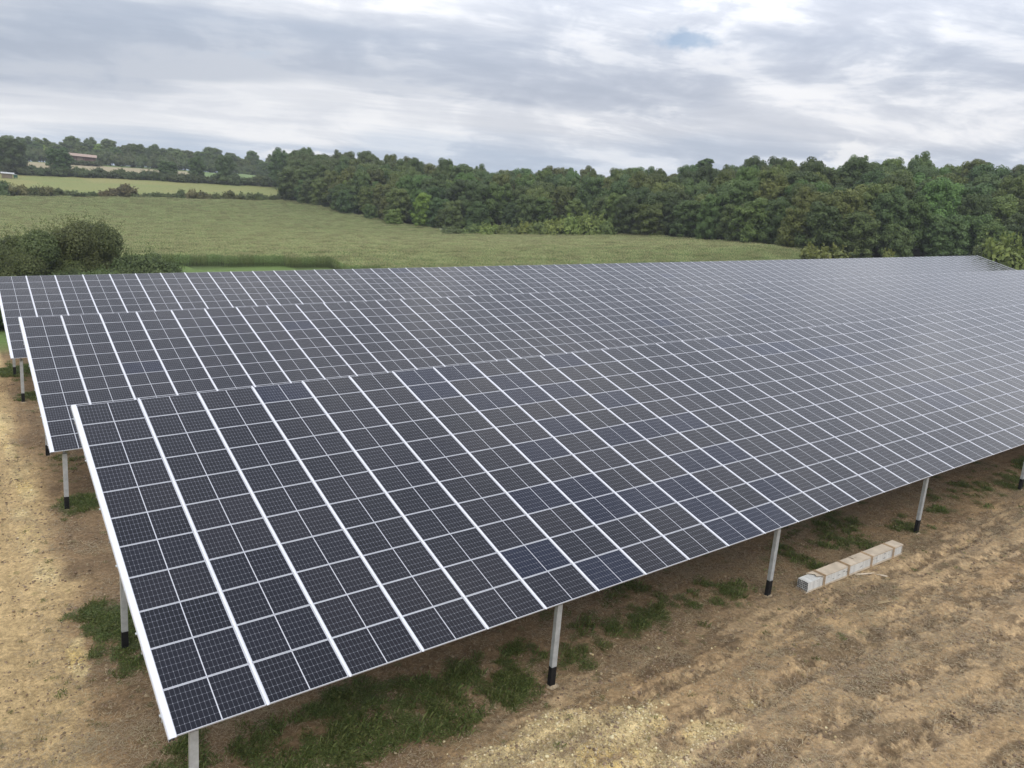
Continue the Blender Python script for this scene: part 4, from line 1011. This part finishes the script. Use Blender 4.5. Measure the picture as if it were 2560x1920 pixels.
scatter('dry_straw', [straw_bit(840 + i) for i in range(5)], np.stack([sx_, sy_, gz(sx_, sy_) + 0.004], -1), np.stack([0 * k, 0 * k, rng.uniform(0, 6.28, len(k))], -1), np.stack([k, k, k], -1), 'dry straw and dead stalks strewn over the soil', 'straw')

# ------------------------------------------------------------------ bundle of rails in cardboard
bz = float(gz(20.3, -0.1)[0])
b = empty('rail_bundle', (20.30, -0.10, bz + 0.03), R_(-1.2)); tag(b, 'strapped bundle of white metal rails in torn cardboard beside the front array', 'bundle')
b.rotation_euler[1] = -math.atan(SX)
BL, BW, BH = 5.95, 0.42, 0.38
m = MB(); a_, t_ = 0.066, 0.005
m.prism([(-a_ / 2, -a_ / 2), (a_ / 2, -a_ / 2), (a_ / 2, a_ / 2), (0.012, a_ / 2), (0.012, a_ / 2 - 0.014), (-0.012, a_ / 2 - 0.014), (-0.012, a_ / 2), (-a_ / 2, a_ / 2)], 'x', 0, BL - 0.06, 0, False)
m.add([(0.022, -a_ / 2, -a_ / 2), (0.022, a_ / 2, -a_ / 2), (0.022, a_ / 2, a_ / 2 - 0.016), (0.022, -a_ / 2, a_ / 2 - 0.016)], [(0, 3, 2, 1)], 1)  # dark face set into the hollow end, interior shade painted as its colour
MAT['tube_shade'] = coloured('painted_tube_shade', (0.10, 0.10, 0.105), 0.2, 6, 0.5, 0.4, 0.3)
rail_me = m.mesh('rail', [MAT['rail'], MAT['tube_shade']])
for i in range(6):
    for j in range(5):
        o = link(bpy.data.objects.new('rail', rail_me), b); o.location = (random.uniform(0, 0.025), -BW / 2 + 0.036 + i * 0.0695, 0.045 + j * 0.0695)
def sheet(pts_top, zlo, zhi, name):
    """folded card: outline in plan (x, y), given a thickness"""
    m = MB(); n = len(pts_top)
    m.add([(x, y, zhi) for x, y in pts_top] + [(x, y, zlo) for x, y in pts_top], [tuple(range(n))] + [tuple(range(2 * n - 1, n - 1, -1))] + [(i, n + i, n + (i + 1) % n, (i + 1) % n) for i in range(n)])
    return m.build(name, MAT['card'], b)
w2 = BW / 2 + 0.012; zt = 0.392
sheet([(0.95, -w2), (0.62, -0.10), (0.70, 0.02), (0.52, w2), (3.05, w2), (3.12, 0.10), (3.02, -0.02), (3.20, -0.08), (3.25, -w2)], zt, zt + 0.007, 'cardboard_cover')
o = sheet([(3.00, w2), (3.05, 0.06), (2.98, -0.04), (3.30, -w2), (BL, -w2), (BL, w2)], zt + 0.009, zt + 0.017, 'cardboard_cover')
m = MB(); m.add([(2.99, w2, zt + 0.02), (3.0, 0.03, zt + 0.05), (3.35, 0.06, zt + 0.021), (3.30, w2, zt + 0.021), (2.99, w2, zt + 0.014), (3.0, 0.03, zt + 0.044), (3.35, 0.06, zt + 0.018), (3.30, w2, zt + 0.018)], [(0, 1, 2, 3), (7, 6, 5, 4), (0, 4, 5, 1), (1, 5, 6, 2), (2, 6, 7, 3), (3, 7, 4, 0)]); m.build('torn_flap', MAT['card'], b)
for s_ in (-1, 1):                                                  # folded-down lips and the tray at the bottom
    m = MB(); m.box((0.75 if s_ < 0 else 0.5, min(s_ * w2, s_ * (w2 + 0.006)), zt - 0.025), (BL, max(s_ * w2, s_ * (w2 + 0.006)), zt + 0.004)); m.build('cardboard_lip', MAT['card'], b)
    m = MB(); m.box((0.05, min(s_ * w2, s_ * (w2 + 0.006)), -0.01), (BL, max(s_ * w2, s_ * (w2 + 0.006)), 0.055)); m.build('cardboard_lip', MAT['card'], b)
m = MB(); m.box((-0.06, -w2 - 0.002, -0.02), (BL, w2 + 0.002, -0.006)); m.build('cardboard_tray', MAT['card'], b)
m = MB(); m.add([(-0.02, -w2, -0.006), (-0.02, w2, -0.006), (-0.07, w2 - 0.03, 0.085), (-0.07, -w2 + 0.06, 0.07), (-0.026, -w2, -0.006), (-0.026, w2, -0.006), (-0.077, w2 - 0.03, 0.085), (-0.077, -w2 + 0.06, 0.07)], [(0, 1, 2, 3), (7, 6, 5, 4), (0, 4, 5, 1), (1, 5, 6, 2), (2, 6, 7, 3), (3, 7, 4, 0)]); m.build('tray_flap', MAT['card'], b)
m = MB(); m.box((BL - 0.008, -w2, 0.0), (BL, w2, zt + 0.004)); m.build('end_board', MAT['card'], b)
for x in (0.86, 2.32, 3.78, 5.24):
    for dx_ in (0.0, 0.075):
        m = MB(); q = w2 + 0.009; z1 = zt + 0.020; y2 = q + 0.006
        for (lo, hi) in (((x + dx_, -y2, z1), (x + dx_ + 0.04, y2, z1 + 0.008)), ((x + dx_, -y2, -0.03), (x + dx_ + 0.04, -q, z1)), ((x + dx_, q, -0.03), (x + dx_ + 0.04, y2, z1))): m.box(lo, hi)
        m.build('band', MAT['band'], b)
# marks of scuffing on the side of the rails
for k in range(16):
    x = random.uniform(0.3, BL - 0.5); z = random.uniform(0.08, 0.30); l = random.uniform(0.05, 0.16)
    m = MB(); m.box((x, -BW / 2 - 0.0025, z), (x + l, -BW / 2 - 0.0012, z + random.uniform(0.008, 0.02))); m.build('scuff_mark', MAT['plug'], b)
def slip(name, pts, label, cat, mat, th=0.008):
    P = np.array(pts); c = P.mean(0); z = gz(P[:, 0], P[:, 1]) + 0.02
    o = empty(name, (c[0], c[1], float(z.mean()))); tag(o, label, cat)
    m = MB(); n = len(P); v = [(p[0] - c[0], p[1] - c[1], zz_ - o.location.z + 0.01 * (i % 2)) for i, (p, zz_) in enumerate(zip(P, z))]
    m.add(v + [(x, y, zq - th) for x, y, zq in v], [tuple(range(n)), tuple(range(2 * n - 1, n - 1, -1))] + [(i, n + i, n + (i + 1) % n, (i + 1) % n) for i in range(n)])
    m.build('sheet', mat, o)
slip('cardboard_strip', [(23.05, -0.42), (23.15, -0.36), (23.7, -0.75), (24.02, -1.10), (23.95, -1.16), (23.6, -0.84)], 'thin brown cardboard strip lying beside the rail bundle', 'cardboard', MAT['card'])
slip('paper_scrap', [(21.75, -2.05), (21.95, -1.95), (22.12, -2.12), (22.3, -2.05), (22.2, -2.24), (21.9, -2.16)], 'small pale paper scrap on the soil in front of the rail bundle', 'scrap', MAT['stone'])

# ------------------------------------------------------------------ far small things
def fence(pts, step, label):
    P = along_edge(pts, step); c = P[0]; r = empty('wire_fence', (c[0], c[1], tz(*c))); tag(r, label, 'fence', 'wire fence along the wood')
    m = MB(); m.tube([(0, 0, -0.3), (0, 0, 1.7)], 0.06, 5); pm_ = m.mesh('fence_post', MAT['wood']); tops = []
    for p in P:
        o = link(bpy.data.objects.new('fence_post', pm_), r); q = (p[0] - c[0], p[1] - c[1], tz(*p) - r.location.z); o.location = q; tops.append(q)
    for h in (0.3, 0.6, 0.9, 1.2, 1.5):
        m = MB(); m.tube([(x, y, z + h) for x, y, z in tops], 0.012, 3); m.build('wire', MAT['wire'], r)
inset = lambda P, k: [np.array(p[:2]) + (np.array(p[:2]) - CAM[:2]) / np.linalg.norm(np.array(p[:2]) - CAM[:2]) * k for p in P]
fence(inset(EDGE[0:4], 0.8), 4.0, 'wire fence on wooden posts between the maize and the wood, left of the cabinet')
fence(inset([at(1500, 584, 226), at(1580, 592, 221)], 0.5), 3.5, 'short wire fence at the end of the bright shrub row')
p = at(1104, 575, 244); z = tz(p[0], p[1])
o = empty('utility_cabinet', (p[0], p[1], z), R_(-30)); tag(o, 'small white cabinet at the wood edge where the fence ends', 'cabinet')
m = MB(); m.box((-0.75, -0.3, 0.5), (0.75, 0.3, 1.75)); m.build('body', MAT['strip'], o)
m = MB(); m.prism([(-0.36, 1.752), (0.36, 1.752), (0.30, 1.84), (-0.36, 1.90)], 'x', -0.82, 0.82); m.build('lid', MAT['strip'], o)
for x in (-0.6, 0.6): m = MB(); m.box((x - 0.05, -0.2, -0.1), (x + 0.05, 0.2, 0.498)); m.build('leg', MAT['galv'], o)
MAT['redwall'] = coloured('red_brown_boards', (0.115, 0.062, 0.055), 0.2, 1, 0.85); MAT['tile'] = coloured('pale_roof_tiles', (0.36, 0.27, 0.22), 0.12, 1.5, 0.85); MAT['tankg'] = coloured('green_tank', (0.03, 0.09, 0.06), 0.2, 2, 0.5)
p = at(200, 402, 600); o = empty('barn', (p[0], p[1], tz(p[0], p[1])), R_(-6)); tag(o, 'long red-brown barn with a pale low roof on the ridge', 'barn')
hz = max(3.0, float(at(200, 391, 600)[2] - o.location.z))
for k_, px in enumerate((150, 178, 208, 236)):
    q_ = at(px, 402, 588); put_shrub(SH[k_], q_[0], q_[1], 2.0, 0.95, (0.85, 0.95, 0.9), ('dark shrub at the barn end by the round oak', 'shrub before the middle of the barn, nearer the round oak', 'shrub before the middle of the barn, farther from the round oak', 'shrub at the barn end by the yellow-green tree')[k_], 'shrubs before the barn')
m = MB(); m.box((-9, -4, -1.5), (9, 4, hz)); m.build('wall', MAT['redwall'], o)
m = MB(); m.prism([(-5.2, hz - 0.2), (0, hz + 1.5), (5.2, hz - 0.2), (5.2, hz), (0, hz + 1.75), (-5.2, hz)], 'x', -9.8, 9.8); m.build('roof', MAT['tile'], o)
for x in (-7, -2.5, 2.5, 7): m = MB(); m.box((x - 0.09, -4.12, -1.0), (x + 0.09, -4.004, hz - 0.3)); m.build('wall_post', MAT['wood'], o)
m = MB(); m.box((-1.6, -4.08, -1.0), (1.6, -4.004, hz - 0.6)); m.build('door', MAT['wood'], o)
p = at(19, 441, 440); o = empty('shelter', (p[0], p[1], tz(p[0], p[1])), R_(-4)); tag(o, 'small field shelter with a white flat roof at the meadow top', 'shelter')
m = MB(); m.box((-2.2, -1.3, 0.0), (1.9, 1.3, 2.0)); m.build('wall', MAT['wood'], o)
m = MB(); m.prism([(-1.8, 2.05), (1.8, 2.35), (1.8, 2.75), (-1.8, 2.6)], 'x', -2.7, 2.7); m.build('roof', MAT['strip'], o)
for x in (-2.5, 2.5): m = MB(); m.box((x - 0.08, -1.6, -0.2), (x + 0.08, -1.45, 2.08)); m.build('post', MAT['wood'], o)
p = at(39, 443, 438); o = empty('water_tank', (p[0], p[1], tz(p[0], p[1]))); tag(o, 'dark green water tank on legs next to the field shelter', 'tank')
m = MB(); m.prism([(0.8 * math.cos(t * math.pi / 5), 0.8 * math.sin(t * math.pi / 5)) for t in range(10)], 'z', 0.5, 1.9); m.build('tank', MAT['tankg'], o)
m = MB(); m.prism([(0.82 * math.cos(t * math.pi / 5), 0.82 * math.sin(t * math.pi / 5)) for t in range(10)], 'z', 1.902, 2.0); m.build('lid', MAT['strip'], o)
for x in (-0.5, 0.5): m = MB(); m.box((x - 0.06, -0.5, -0.2), (x + 0.06, 0.5, 0.498)); m.build('leg', MAT['wood'], o)

# ------------------------------------------------------------------ the air: light haze over the whole valley
def haze_box():
    m = MB(); m.box((-3700, -2700, float(Z.min()) - 1.0), (4750, 5250, max(60.0, float(Z.max()) + 2.0)))
    o = m.build('haze', bpy.data.materials.new('haze')); mt = o.data.materials[0]; mt.use_nodes = True
    t = mt.node_tree; t.nodes.clear()
    v = t.nodes.new('ShaderNodeVolumePrincipled'); v.inputs['Color'].default_value = (0.86, 0.91, 0.97, 1); v.inputs['Density'].default_value = 0.00024; v.inputs['Anisotropy'].default_value = 0.1
    out = t.nodes.new('ShaderNodeOutputMaterial'); t.links.new(v.outputs[0], out.inputs['Volume'])
    tag(o, 'thin pale haze in the air over the fields', 'haze', kind='stuff')
haze_box()
